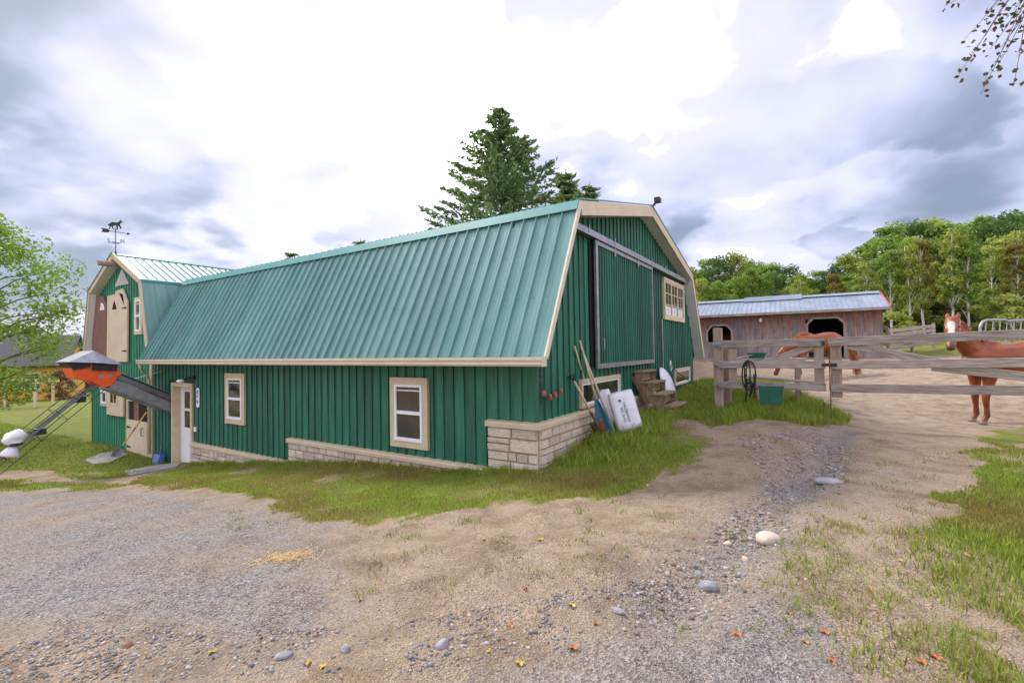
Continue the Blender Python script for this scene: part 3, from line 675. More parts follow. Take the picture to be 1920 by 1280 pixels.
# ------------------------------------------------------------------ hayloft wing
WX0,WX1,WC=-17.75,-12.36,-15.05; WR=4.82; WB=(2.10,3.80); WE=(2.72,1.40); OV=-.25
wing=MB()
wp=[(WX0,-2.0),(WX1,-2.0),(WX1,1.6),(WC+WB[0]-.08,WB[1]-.12),(WC,WR-.12),(WC-WB[0]+.08,WB[1]-.12),(WX0,1.6)]
wing.prism(wp,(0,.0,0),(1,0,0),(0,0,1),(0,1,0),.14)
wing.box((WX0,.14,-2),(WX0+.14,6,1.6))
wwall=wing.obj('wing_wall',m_backing,barn)
def wtop(x):
    a=abs(x-WC)
    return WR-(WR-WB[1])*a/WB[0] if a<WB[0] else WB[1]-(WB[1]-WE[1])*(a-WB[0])/(WE[0]-WB[0])
x=WX0
while x<WX1-.02:
    w_=min(.2,WX1-x); mid=x+w_/2
    low=1.45 if x>XL-.03 else -1.9
    if x<XL-.03 or True:
        if -14.56<mid<-13.04 and low<0: board('board',wwall,m_greenw,(x,-.001),(1,0),(0,-1),w_,.30,wtop(x)-.14,wtop(x+w_)-.14,t=.014,bt=.02,bw=.04)
        else: board('board',wwall,m_greenw,(x,-.001),(1,0),(0,-1),w_,low,min(wtop(x)-.14,9),min(wtop(x+w_)-.14,9),t=.014,bt=.02,bw=.04)
    x+=.2
wroof=MB().prism([(WC-WE[0],WE[1]),(WC-WB[0],WB[1]),(WC,WR),(WC+WB[0],WB[1]),(WC+WE[0],WE[1]),(WC+WE[0]-.06,WE[1]),(WC+WB[0]-.05,WB[1]-.06),(WC,WR-.07),(WC-WB[0]+.05,WB[1]-.06),(WC-WE[0]+.06,WE[1])],(0,OV+.02,0),(1,0,0),(0,0,1),(0,1,0),5.5).obj('wing_roof',m_backing,barn)
us=math.hypot(WB[0],WR-WB[1]); ss=math.hypot(WE[0]-WB[0],WB[1]-WE[1])
wsh=sheet_mesh('roof_panel',SW,us,m_roof,False,.229,.019); wss=sheet_mesh('roof_panel',SW,ss,m_roof,False,.305,.019)
for i in range(6):
    y0=OV+i*SW
    lay(wroof,wsh,(WC+WB[0],y0,WB[1]+.012),(0,1,0),(-WB[0],0,WR-WB[1])); lay(wroof,wsh,(WC-WB[0],y0+SW,WB[1]+.012),(0,-1,0),(WB[0],0,WR-WB[1]))
    if i<4:
        lay(wroof,wss,(WC+WE[0]+.012,y0,WE[1]),(0,1,0),(WB[0]-WE[0],0,WB[1]-WE[1])); lay(wroof,wss,(WC-WE[0]-.012,y0+SW,WE[1]),(0,-1,0),(WE[0]-WB[0],0,WB[1]-WE[1]))
MB().prism([(-.13,-.035),(0,.035),(.13,-.035),(.13,-.045),(0,.022),(-.13,-.045)],(WC,OV-.02,WR+.012),(1,0,0),(0,0,1),(0,1,0),5.4).obj('ridge_cap',m_roofd,wroof)
b=MB()
for k in range(24): b.box((WC+.135,OV+.03+k*.229,WR-.055),(WC+.15,OV+.09+k*.229,WR-.03))
x_=b.obj('rib_closure',m_backing,wroof); x_['kind']='stuff'
MB().prism([(0,-.14),(.03,-.02),(.02,.01),(-.06,.03),(-.06,.02)],(WC+WB[0]+.02,OV,WB[1]+.03),(1,0,0),(0,0,1),(0,1,0),1.9).obj('break_flashing',m_roofd,wroof)
def wr(a,bb,h,m,nm,dn0=.03,th=.03,yy=OV):
    A=Vector((a[0],yy,a[1]));B=Vector((bb[0],yy,bb[1])); n=Vector((-(B.z-A.z),0,B.x-A.x)).normalized()
    if n.z<0: n=-n
    vs=[P+n*d+Vector((0,e,0)) for P in (A,B) for e,d in ((0,dn0),(-th,dn0),(-th,-h),(0,-h))]
    MB().add(vs,[(0,1,2,3),(7,6,5,4),(0,4,5,1),(1,5,6,2),(2,6,7,3),(3,7,4,0)]).obj(nm,m,wroof)
pW=[(WC-WE[0],WE[1]),(WC-WB[0],WB[1]),(WC,WR),(WC+WB[0],WB[1]),(WC+WE[0],WE[1])]
for a,bb in zip(pW,pW[1:]): wr(a,bb,.12,m_beige,'rake_fascia')
for a,bb in zip(pW,pW[1:]): wr((a[0],a[1]+.0),(bb[0],bb[1]+.0),.125,m_soffit,'soffit',-.115,-.27,OV)
for a,bb in zip(pW[:2],pW[1:3]): wr((a[0]-.012,a[1]+.045),(bb[0]-.012,bb[1]+.045),.0,m_roofd,'drip_edge',.02,.05)
b=MB()
for k in range(20):
    z=1.3+k*.115; xx=WC-WE[0]+(z-WE[1])*(WE[0]-WB[0])/(WB[1]-WE[1])+.10
    b.prism([(0,0),(-.02,0),(-.008,.112),(0,.112)],(max(xx,WX0),-.022,z),(0,1,0),(0,0,1),(1,0,0),.42)
b.obj('lap_siding',m_soffit,wwall)
# vent, beam, hay doors, loft window
vt=MB().prism([(-.5,0),(.5,0),(0,.50)],(-14.98,-.03,3.86),(1,0,0),(0,0,1),(0,-1,0),.03).obj('gable_vent',m_white,barn)
for k in range(7):
    hw=.46*(1-k/7.6)-.03; MB().prism([(0,0),(-.035,-.02),(-.035,-.012),(0,.04)],(-14.98-hw,-.06,3.90+k*.058),(0,1,0),(0,0,1),(1,0,0),2*hw).obj('louver',m_soffit,vt)
MB().tube([(WC,.1,4.50),(WC,-.62,4.50)],.085,10).obj('hoist_beam',m_woodv,barn)
hp=[(-16.12,1.44),(-14.45,1.44),(-14.40,3.28),(-14.80,3.74),(-15.30,3.70),(-15.42,3.60),(-16.05,3.60)]
hd=MB().prism(hp,(0,-.055,0),(1,0,0),(0,0,1),(0,-1,0),.05).obj('hay_door',m_cream,barn,bevel=.004)
for tri in ([(-15.62,3.12),(-15.22,3.12),(-15.44,3.42)],[(-15.05,3.62),(-14.72,3.55),(-14.62,3.20)]): MB().prism(tri,(0,-.1065,0),(1,0,0),(0,0,1),(0,-1,0),.004).obj('cutout',m_dark,hd)
for z in (1.78,3.12): MB().prism([(0,-.03),(.34,-.012),(.34,.012),(0,.03)],(-14.46,-.108,z),(-1,0,0),(0,0,1),(0,-1,0),.012).obj('hinge',m_black,hd)
bd=MB().prism([(-17.45,1.40),(-16.16,1.40),(-16.16,3.30),(-16.45,3.62),(-17.45,3.72)],(0,-.06,0),(1,0,0),(0,0,1),(0,-1,0),.045).obj('hay_door',m_brownd,barn,bevel=.004)
bd['label']='bare brown inner face of the opened hay door leaf'
MB().prism([(-16.70,3.16),(-16.28,3.16),(-16.36,3.34),(-16.58,3.42)],(0,-.1065,0),(1,0,0),(0,0,1),(0,-1,0),.004).obj('cutout',m_white,bd)
window(barn,(-13.95,-.018),(1,0),(0,-1),.55,1.12,2.26,.09,1,1,m_cream,m_white)
# dutch door below, its open upper leaf and a small window beside it
MB().box((-14.50,-.020,-1.42),(-13.06,.02,.26)).obj('door_opening',m_dark,barn)
b=MB(); b.box((-14.66,-.055,-1.4),(-14.52,-.015,.34)).box((-13.06,-.055,-1.4),(-12.92,-.015,.34)).box((-14.52,-.055,.24),(-13.06,-.015,.34)); b.obj('door_frame',m_beige,barn)
MB().box((-14.10,-.035,-.34),(-13.75,-.022,.24)).obj('inner_panel',m_brownd,barn)
dd=MB().box((-14.515,-.075,-1.34),(-13.065,-.03,-.33)).obj('door',m_cream,barn,bevel=.004)
for z in (-.55,-1.15): MB().prism([(0,-.035),(.30,-.012),(.30,.012),(0,.035)],(-14.51,-.077,z),(1,0,0),(0,0,1),(0,-1,0),.01).obj('hinge',m_black,dd)
MB().tube([(-13.30,-.08,-.50),(-13.30,-.13,-.52),(-13.30,-.13,-.72),(-13.30,-.08,-.74)],.012,6).obj('handle',m_black,dd)
ul=MB().box((-16.02,-.13,-.26),(-14.70,-.07,.78)).obj('door',m_cream,barn,bevel=.004); ul['label']='open upper leaf of the dutch door with a small window'
b=MB(); b.box((-15.72,-.15,.08),(-15.08,-.131,.14)).box((-15.72,-.15,.56),(-15.08,-.131,.62)).box((-15.72,-.15,.14),(-15.66,-.131,.56)).box((-15.14,-.15,.14),(-15.08,-.131,.56)).box((-15.42,-.148,.14),(-15.38,-.131,.56)); b.obj('sash',m_cream,ul)
MB().box((-15.66,-.14,.14),(-15.14,-.1305,.56)).obj('pane',m_glass,ul)
for xx in (-15.9,-14.82): MB().box((xx-.04,-.14,-.32),(xx+.04,-.09,-.262)).obj('hinge',m_rust,ul)
window(barn,(-16.75,-.018),(1,0),(0,-1),.62,.95,-.02,.09,1,1,m_beige,m_white)
MB().box((-12.90,-.06,-1.4),(-12.76,-.003,1.36)).obj('corner_trim',m_beige,barn)
# fittings by the entry door
lp=MB().box((-10.36,-.10,1.00),(-10.16,-.02,1.08)).bar((-10.26,-.08,1.04),(-10.30,-.30,.98),.05,.04).obj('wall_lamp',m_black,barn)
MB().ell((-10.31,-.31,.955),(.11,.09,.045),10,6).obj('lamp_shade',m_white,lp,smooth=True)
MB().box((-10.16,-.075,-.36),(-10.06,-.042,-.24)).obj('outlet_box',m_white,barn,bevel=.006)
# oval house-number sign
pts=[(.075*math.cos(a)+0,(.18 if math.sin(a)>0 else -.18)+.075*math.sin(a)) for a in [2*math.pi*k/24 for k in range(24)]]
sg=MB().prism(pts,(-9.96,-.046,.52),(1,0,0),(0,0,1),(0,-1,0),.02).obj('door_sign',m_white,barn)
b=MB()
for k,zz in enumerate((.14,.02,-.10)):
    ring=[(-9.96+.03*math.cos(a),-.070,.52+zz+.045*math.sin(a)) for a in [2*math.pi*j/12 for j in range(13 if k!=1 else 9)]]; b.tube(ring,.008,5)
b.obj('sign_lettering',m_dblue,sg)

# ------------------------------------------------------------------ small things on and by the barn
def b2wv(x,y,z): return Vector(b2w(x,y,z))
def on_bx(px,py,x0):
    """barn-frame point seen at a pixel, on the plane x = x0"""
    d=ray(px,py); o=Vector((-BX,-BY,0)); lx=lambda v:CTB*v.x+STB*v.y; ly=lambda v:-STB*v.x+CTB*v.y
    k=(x0-lx(o))/lx(d); return Vector((x0,ly(o)+k*ly(d),EYE+k*d.z))
def bthing(name,label,cat,x,y,z,group=None,rz=0): return thing(name,label,cat,b2w(x,y,z),THB+rz,group)
# weathervane on the wing ridge (local origin at its foot)
wv=bthing('weathervane','black iron weathervane with a trotting horse on the hayloft ridge','weathervane',WC,OV+.06,WR+.03,rz=-THB+rad(12))
MB().tube([(0,0,-.06),(0,0,.05)],.05,8).tube([(0,0,0),(0,0,.98)],.014,6).obj('mast',m_black,wv)
ar=MB().bar((-.46,0,.86),(.46,0,.74),.018,.018).prism([(-.50,.80),(-.26,.78),(-.20,.84),(-.26,.92),(-.52,.95),(-.44,.88)],(0,-.006,-.02),(1,0,0),(0,0,1),(0,1,0),.012).prism([(.40,.69),(.52,.735),(.42,.80)],(0,-.006,0),(1,0,0),(0,0,1),(0,1,0),.012).obj('arrow',m_black,wv)
hs=[(-.20,1.12),(-.14,1.16),(.02,1.14),(.10,1.17),(.15,1.25),(.17,1.22),(.24,1.17),(.22,1.14),(.16,1.14),(.13,1.04),(.19,.98),(.15,.90),(.13,.91),(.14,.97),(.06,1.02),(.07,.92),(.03,.86),(.01,.87),(.03,.94),(0,1.03),(-.09,1.03),(-.11,.96),(-.06,.88),(-.08,.86),(-.15,.95),(-.16,1.02),(-.20,.98),(-.23,.88),(-.25,.89),(-.22,1.02),(-.26,1.00),(-.28,1.06)]
MB().prism(hs,(.02,-.008,0),(1,0,0),(0,0,1),(0,1,0),.016).obj('horse_figure',m_black,wv)
b=MB().bar((-.22,0,.40),(.22,0,.40),.014,.014).bar((0,-.22,.40),(0,.22,.40),.014,.014)
for sx in (-1,1): b.tube([(sx*.03,0,.40),(sx*.07,0,.35),(sx*.12,0,.36),(sx*.13,0,.40)],.008,5)
b.obj('direction_arms',m_black,wv)
def letter(ch,size,m,parent,mtx,name='lettering',ext=.004):
    cu=bpy.data.curves.new(name,'FONT'); cu.body=ch; cu.size=size; cu.extrude=ext; cu.align_x='CENTER'; cu.align_y='CENTER'
    t=bpy.data.objects.new('tmp',cu); COL.objects.link(t); dg=bpy.context.evaluated_depsgraph_get()
    me=bpy.data.meshes.new_from_object(t.evaluated_get(dg)); bpy.data.objects.remove(t); me.materials.clear(); me.materials.append(m)
    return link(name,me,parent,mtx)
FACE=Matrix.Rotation(math.pi/2,4,'X')
letter('S',.20,m_black,wv,Matrix.Translation((-.24,0,.46))@FACE,'letter',.008); letter('N',.20,m_black,wv,Matrix.Translation((.24,0,.46))@FACE,'letter',.008)
wv.scale=(.78,.78,.86)
# bale elevator with its chute into the wall
CX=-11.9
el=bthing('hay_elevator','orange-headed conveyor elevator with grey chute running into the barn wall','elevator',CX,-1.7,-1.2)
EL=lambda x,y,z:(x,y+1.7,z+1.2)
def elp(pts): return [(a+1.7,c+1.2) for a,c in pts]
def EP(m,name,poly,x0,wd,par=el): return MB().prism(elp(poly),(x0,0,0),(0,1,0),(0,0,1),(1,0,0),wd).obj(name,m,par)
T0=(-1.62,1.46); T1=(.0,.56)            # top line of the chute cover
cov=MB(); 
for x0,x1,dz in ((-.30,.30,0),): 
    cov.add([EL(-.30,T0[0],T0[1]),EL(.30,T0[0],T0[1]),EL(.30,T1[0],T1[1]),EL(-.30,T1[0],T1[1]),EL(-.30,T0[0],T0[1]-.025),EL(.30,T0[0],T0[1]-.025),EL(.30,T1[0],T1[1]-.025),EL(-.30,T1[0],T1[1]-.025)],[(0,1,2,3),(7,6,5,4),(0,4,5,1),(1,5,6,2),(2,6,7,3),(3,7,4,0)])
cov.obj('chute_cover',m_galvd,el)
EP(m_galvd,'chute_side',[(-1.55,1.36),(0,.50),(0,.36),(-1.5,1.19)],.296,.012); EP(m_galvd,'chute_side',[(-1.55,1.36),(0,.50),(0,.36),(-1.5,1.19)],-.308,.012)
EP(m_rust,'chute_runner',[(-1.45,1.18),(0,.365),(0,.325),(-1.45,1.13)],-.28,.56)
EP(m_galv,'trough_side',[(-1.42,1.10),(-.9,.86),(-.5,.60),(0,.31),(0,.06),(-1.40,.83)],.285,.012); EP(m_galv,'trough_side',[(-1.42,1.10),(-.9,.86),(-.5,.60),(0,.31),(0,.06),(-1.40,.83)],-.297,.012)
EP(m_galvd,'trough_floor',[(-1.40,.83),(0,.06),(0,.02),(-1.40,.78)],-.30,.60)
hdg=EP(m_orange,'head_housing',[(-2.10,1.34),(-2.02,1.10),(-1.72,1.02),(-1.48,.84),(-1.30,.90),(-1.22,1.10),(-1.12,1.16),(-1.20,1.28),(-1.62,1.30),(-1.70,1.44),(-1.95,1.46)],-.33,.66)
for yy,zz in ((-1.55,1.12),(-1.36,1.13)): MB().box(EL(.331,yy-.05,zz-.035),EL(.336,yy+.05,zz+.035)).obj('label_plate',m_galv,hdg)
EP(m_black,'drive_cover',[(-1.72,1.28),(-1.24,1.24),(-1.22,1.40),(-1.70,1.46)],-.36,.74)
b=MB(); A=[EL(-.34,-1.72,1.72),EL(.30,-1.66,1.74)]
v=[EL(-.46,-2.20,1.50),EL(.42,-2.16,1.50),EL(-.34,-1.74,1.76),EL(.34,-1.68,1.76),EL(-.46,-1.22,1.40),EL(.46,-1.14,1.40),EL(.50,-1.62,1.46),EL(-.50,-1.66,1.48)]
b.add(v,[(0,1,3,2),(2,3,5,4),(1,6,3),(3,6,5),(0,2,7),(2,4,7)])
ho=b.obj('hood',m_galv,el); sm=ho.modifiers.new('solid','SOLIDIFY'); sm.thickness=.012
EP(m_black,'black_wedge',[(-2.18,1.48),(-2.05,1.30),(-1.75,1.36),(-1.75,1.50)],-.36,.72)  # black wedge between the hood and the orange head housing
# lattice going down to the lower left
P0=on_bx(190,712,CX); P1=on_bx(0,862,CX); dv=(P1-P0).normalized(); 
gl=P0.copy()
kk=0
while True:
    q=P0+dv*kk; w=b2w(q.x,q.y)
    if q.z<h1(w[0],w[1])+.12 or kk>12: break
    kk+=.05
PE=P0+dv*kk; up=Vector((1,0,0)).cross(dv).normalized()
if up.z<0: up=-up
off=Vector((-CX,1.7,1.2))
def LP(x,t,h): return P0+dv*t+up*h+Vector((x,0,0))+off
b=MB()
for x in (-.30,.30):
    for h in (.16,-.16): b.tube([LP(x,-.1,h),LP(x,kk,h)],.009,6)
b.obj('truss_rail',m_black,el)
b=MB()
for x in (-.10,.10): b.bar(LP(x,-.2,.02),LP(x,kk,.02),.022,.05,up)
b.obj('trough_beam',m_galvd,el)
t=.5
while t<kk:
    b=MB()
    for x in (-.30,.30): b.bar(LP(x,t,.16),LP(x,t,-.16),.012,.012)
    b.bar(LP(-.30,t,-.16),LP(.30,t,-.16),.012,.012).bar(LP(-.30,t,.16),LP(.30,t,.16),.012,.012); b.obj('cross_tie',m_black,el); t+=.62
for t in (.62,1.6): MB().box(LP(.04,t,-.04)-Vector((.07,.10,.07)),LP(.04,t,-.04)+Vector((.07,.10,.07))).obj('chain_box',m_black,el)
MB().box(LP(-.4,kk,-.12)-Vector((.05,.35,.0)),LP(.4,kk,-.12)+Vector((0,.25,.24))).obj('hopper',m_orange,el)
# motor wrapped in plastic, slung under the lattice
pm=at_depth(28,826,b2wv(*(P0+dv*kk*.85)).y); ml=on_bx(27,822,CX+.34)
def lump(c,r,seed,n=16,m=12,amp=.6):
    b=MB(); b.ell(c,r,n,m); b.v=[tuple(Vector(c)+(Vector(p)-Vector(c))*(1+amp*mnoise.noise(Vector(p)*7+Vector((seed,0,0))))) for p in b.v]; return b
mo=lump(tuple(ml+off),(.17,.19,.16),3).obj('wrapped_motor',m_white,el,smooth=True)
MB().ell(tuple(ml+off+Vector((.02,0,-.12))),(.12,.15,.05)).obj('motor_body',m_black,el,smooth=True)
fb=ml+off+Vector((.0,-.02,-.14)); MB().tube([fb,fb+Vector((0,-.01,-.06)),fb+Vector((0,-.05,-.2)),fb+Vector((0,-.06,-.24))],[.04,.09,.17,.15],12).obj('hanging_cover',m_bag,el,smooth=True)
a=on_bx(186,727,CX+.3)+off; c=Vector((-12.15,-.03,1.17))+off
MB().tube([a,c],.009,6).obj('stay_rod',m_white,el)
def tool(name,label,top,bot,parts):
    """leaning tool: parts get a frame with z from foot to top"""
    top=Vector(top);bot=Vector(bot); o=thing(name,label,'tool',bot); d=(top-bot); Ln=d.length
    zd=d.normalized(); yd=Vector((bot.x,bot.y,-.3)); yd=(yd-zd*yd.dot(zd)).normalized(); xd=yd.cross(zd)
    o.rotation_mode='QUATERNION'; o.rotation_quaternion=Matrix((xd,yd,zd)).transposed().to_quaternion(); parts(o,Ln); return o
def gp3(px,py,dz=0): g=gnd(px,py); return Vector((g[0],g[1],h1(*g)+dz))
def bg3(x,y,dz=0): w=b2w(x,y); return Vector((w[0],w[1],h1(w[0],w[1])+dz))
def spade(o,Ln):
    MB().tube([(0,0,.42),(0,0,Ln-.12)],.019,8).obj('shaft',m_handle,o,smooth=True)
    MB().tube([(0,0,Ln-.22),(-.0,0,Ln-.10),(-.055,0,Ln-.02),(.055,0,Ln-.02),(0,0,Ln-.10)],.017,8).obj('grip',m_black,o,smooth=True)
    b=MB()
    for k in range(7):
        for i in range(5):
            u=(i-2)/2; zz=k/6*.34; wd=.115*(1 if k>1 else (.35,.8)[k]); b.v.append((u*wd,.03*u*u+.01,zz))
    for k in range(6):
        for i in range(4): b.f.append((k*5+i,k*5+i+1,k*5+6+i,k*5+5+i))
    x=b.obj('blade',m_rust,o,smooth=True); s_=x.modifiers.new('s','SOLIDIFY'); s_.thickness=.006
    MB().tube([(0,.0,.26),(0,0,.52)],[.02,.024],8).obj('socket',m_rust,o)
tp=on_bx(1070,702,.075); tool('spade','rusty spade with dark grip leaning beside the basement window',b2wv(*tp),bg3(.42,1.52,.0),spade)
def scoop(o,Ln):
    MB().tube([(0,0,.48),(0,0,Ln)],.018,8).obj('shaft',m_handle,o,smooth=True)
    b=MB(); rows=9
    for k in range(rows):
        f=k/(rows-1); wd=.03+.125*(1-f)**.8
        for i in range(7): u=(i-3)/3; b.v.append((u*wd,.055*(1-u*u)*(1-.3*f)-.05,f*.66))
    for k in range(rows-1):
        for i in range(6): b.f.append((k*7+i,k*7+i+1,k*7+8+i,k*7+7+i))
    x=b.obj('blade',m_blue,o,smooth=True); s_=x.modifiers.new('s','SOLIDIFY'); s_.thickness=.008
tp=on_bx(1087,638,.075); tool('scoop_shovel','blue plastic scoop shovel with long wooden shaft against the gable',b2wv(*tp),gp3(1138,819),scoop)
def pole(o,Ln):
    MB().tube([(0,0,0),(0,0,Ln)],.017,8).obj('shaft',m_handle,o,smooth=True)
    MB().tube([(0,0,0),(0,0,.05)],.022,8).obj('ferrule',m_rust,o)
tp=on_bx(1077,649,.075); tool('long_pole','long bare wooden pole leaning left of the blue scoop',b2wv(*tp),gp3(1121,800),pole)
tp=on_bx(1089,650,.09); tool('broom_stick','long wooden stick leaning between blue scoop and feed bags',b2wv(*tp),gp3(1153,812),pole)
# feed bags
def bagmesh(seed):
    bm=bmesh.new(); nx_,nz_=14,20; w,h,d=.29,.44,.088; V={}
    for sgn in (-1,1):
        for k in range(nz_+1):
            for i in range(nx_+1):
                u=i/nx_*2-1; v=k/nz_*2-1
                e=(max(0,1-abs(u)**4.5)*max(0,1-abs(v)**7))**.55
                x=u*w*(1-.06*(abs(v)**6)); z=v*h*(1-.05*abs(u)**4)
                y=sgn*d*e+.016*mnoise.noise(Vector((x*7+seed,z*7,sgn)))*e+.007*mnoise.noise(Vector((x*22+seed,z*16,sgn)))*e
                if v>.8: z+=.02*mnoise.noise(Vector((x*9+seed,3,0)))
                V[sgn,i,k]=bm.verts.new((x,y,z+h))
        for k in range(nz_):
            for i in range(nx_): bm.faces.new((V[sgn,i,k],V[sgn,i+1,k],V[sgn,i+1,k+1],V[sgn,i,k+1]))
    bmesh.ops.remove_doubles(bm,verts=bm.verts,dist=.002); bmesh.ops.recalc_face_normals(bm,faces=bm.faces)
    me=bpy.data.meshes.new('bag'); bm.to_mesh(me); bm.free(); me.materials.append(m_bag); me.polygons.foreach_set('use_smooth',[True]*len(me.polygons)); return me
def bag(label,px,py,rz,tilt,back,seed,lines,scale=1.0):
    p=gp3(px,py); o=thing('feed_bag',label,'bag',p,0,'white feed bags leaning by the steps')
    o.rotation_euler=(0,0,0); o.rotation_mode='QUATERNION'
    o.rotation_quaternion=(Matrix.Rotation(rz,3,'Z')@Matrix.Rotation(tilt,3,'Y')@Matrix.Rotation(back,3,'X')).to_quaternion(); o.scale=(scale,)*3
    link('sack',bagmesh(seed),o)
    for txt,x,z,sz in lines:
        letter(txt,sz,m_print,o,Matrix.Translation((x,-.100,z))@Matrix.Rotation(math.pi/2,4,'X')@Matrix.Rotation(-math.pi/2,4,'Z'),'printed_name',.0015)
    b=MB()
    for a,c in ((0,0),(.026,0),(0,.03),(.026,.03)): b.box((-.10+a,-.0985,.655+c),(-.078+a,-.1015,.68+c))
    b.obj('printed_mark',m_printk,o)
bag('white feed bag nearer the blue scoop, behind the other bag',1137,803,rad(-10),rad(-13),rad(-9),1,[('VALDEVOIX',-.04,.42,.082)],.80)
bag('white feed bag in front, nearest the wooden steps',1183,807,rad(6),rad(-13),rad(-9),5,[('VALDEVOIX',.0,.42,.082),('SAC 20 KG',-.085,.38,.07)],.80)
# wooden steps
st=bthing('wooden_steps','weathered four-tread wooden steps below the sliding loft door','steps',.0,4.7,0)
ZT=(1.11,.87,.63,.39); XT=(.09,.31,.54,.78)
for k in range(4):
    MB().box((XT[k]-.10,-.50,ZT[k]-.045),(XT[k]+.17,.50,ZT[k])).obj('tread',m_tread,st,bevel=.006)
    MB().box((XT[k]+.02,-.43,ZT[k]-.235),(XT[k]+.05,.43,ZT[k]-.047)).obj('riser',m_tread,st)
for yy in (-.47,.43): 
    MB().prism([(.06,1.06),(.06,.80),(.78,.02),(.92,.02),(.92,.34),(.70,.34),(.70,.58),(.47,.58),(.47,.82),(.24,.82),(.24,1.06)],(0,yy,0),(1,0,0),(0,0,1),(0,1,0),.04).obj('stringer',m_tread,st)
MB().prism([(.0,.98),(.10,1.0),(.42,.42),(.32,.40)],(0,-.56,0),(1,0,0),(0,0,1),(0,1,0),.04).obj('brace',m_brownd,st)
MB().box((.62,-.55,.10),(1.12,.55,.17)).obj('footing_plank',m_wood,st)
# white dish behind the steps
dq=bg3(.42,6.35,0); o=thing('plastic_dome','pale plastic dome lid leaning on the wall behind the steps','lid',dq,THB)
bd_=MB(); R_=.46
for j in range(6):
    for i in range(20):
        th=2*math.pi*i/20; ph=j/5*math.pi/2*.8; bd_.v.append((.16*math.cos(ph)-.10,R_*math.sin(ph)/math.sin(math.pi/2*.8)*math.cos(th),R_+R_*math.sin(ph)/math.sin(math.pi/2*.8)*math.sin(th)))
for j in range(5):
    for i in range(20): bd_.f.append((j*20+i,j*20+(i+1)%20,j*20+20+(i+1)%20,j*20+20+i))
x=bd_.obj('shell',m_bag,o,smooth=True,mtx=Matrix.Rotation(rad(-20),4,'Y')); s_=x.modifiers.new('s','SOLIDIFY'); s_.thickness=.01
# hooks and cable on the gable wall
o=bthing('tie_rope','pale rope and metal snaps hanging from a wall hook by the low window','rope',.05,7.15,1.25)
MB().tube([(.0,0,-.02),(.06,0,-.01),(.06,.0,.03)],.012,6).obj('hook',m_galv,o)
MB().tube([(.06,.0,.0),(.07,.08,-.2),(.06,.0,-.28),(.06,-.1,-.1),(.06,-.02,.0)],.012,6).obj('rope_loop',m_white,o)
MB().tube([(.06,.05,-.22),(.09,.15,-.55),(.12,.22,-.85)],.010,6).obj('rope_end',m_galv,o)
o=bthing('black_cable','thin black cable drooping from the wall to the grass','cable',.05,7.35,1.1)
MB().tube([(0,0,0),(.15,.3,-.22),(.4,.7,-.5),(.7,1.0,-.72)],.011,6).obj('cord',m_black,o)
# chain with clay bells at the near corner
ch=bthing('rain_chain','dark chain hanging from the gutter end at the near corner','chain',.34,-.47,1.38)
b=MB()
for k in range(15):
    ringp=[(.016*math.cos(a)*(1 if k%2 else .2),.016*math.cos(a)*(.2 if k%2 else 1),-.02-k*.034+.024*math.sin(a)) for a in [2*math.pi*j/8 for j in range(9)]]; b.tube(ringp,.005,4,False)
b.obj('links',m_black,ch)
bl=bthing('clay_bells','string of four small clay bells strung along the corner boards','bells',.08,.06,.97)
b=MB().tube([(0,-.06,.42),(0,-.04,.10),(0,.02,.0),(0,.16,-.05),(0,.32,-.03),(0,.50,.0),(0,.50,.35)],.004,5).obj('string',m_black,bl)
for yy,zz in ((-.02,.02),(.16,-.05),(.32,-.03),(.50,.01)): MB().tube([(0.03,yy,zz+.04),(.03,yy,zz+.02),(.03,yy,zz-.05)],[.012,.032,.04],8).obj('bell',m_brick,bl,smooth=True)
# shovel and blue dustpan by the dutch door
def yshov(o,Ln):
    MB().tube([(0,0,.35),(0,0,Ln-.5)],.016,8).obj('shaft',m_black,o); MB().tube([(0,0,Ln-.52),(0,0,Ln)],.021,8).obj('grip',m_yellow,o)
    MB().tube([(0,0,.9),(0,0,.4)],.018,8).obj('lower_shaft',m_yellow,o)
    x=MB().add([(-.10,0,0),(.10,0,0),(.12,.02,.28),(-.12,.02,.28),(0,.035,.02),(0,.05,.28)],[(0,4,5,3),(4,1,2,5)]).obj('blade',m_galv,o); s_=x.modifiers.new('s','SOLIDIFY'); s_.thickness=.006
wtop_=b2wv(-13.02,-.09,-.02); tool('shovel','yellow-handled shovel leaning on the dutch door',wtop_,bg3(-13.75,-.62,.0),yshov)
o=bthing('dustpan','blue plastic dustpan standing beside the entry door','dustpan',-12.0,-.22,0); o.location.z=h1(*b2w(-12.0,-.22)[:2])
MB().add([(-.18,-.05,0),(.18,-.05,0),(.2,.1,.02),(-.2,.1,.02),(-.18,.02,.24),(.18,.02,.24),(.2,.13,.24),(-.2,.13,.24)],[(0,1,2,3),(0,4,5,1),(1,5,6,2),(3,7,4,0),(2,6,7,3)]).obj('pan',m_dblue,o)
MB().bar((0,.08,.2),(0,.12,.42),.04,.02).obj('handle',m_dblue,o)
# slabs
def slab(name,label,pts):
    P=[gnd(*p) for p in pts]; c=np.mean(P,0); z=max(h1(*p) for p in P)+.012
    o=MB().add([(p[0],p[1],h1(*p)+.022) for p in P]+[(p[0],p[1],h1(*p)-.06) for p in P],[tuple(range(len(P)))]+[(i,(i+1)%len(P),len(P)+(i+1)%len(P),len(P)+i) for i in range(len(P))]).obj(name,m_slab); tag(o,label,'paving slab'); return o
slab('paving_slab','grey stone slab in the lawn before the dutch door',[(157,863),(190,850),(222,846),(240,852),(205,868),(175,871)])
slab('paving_slab','grey stone slab in front of the entry door',[(232,885),(290,873),(340,868),(330,876),(290,884),(245,893)])

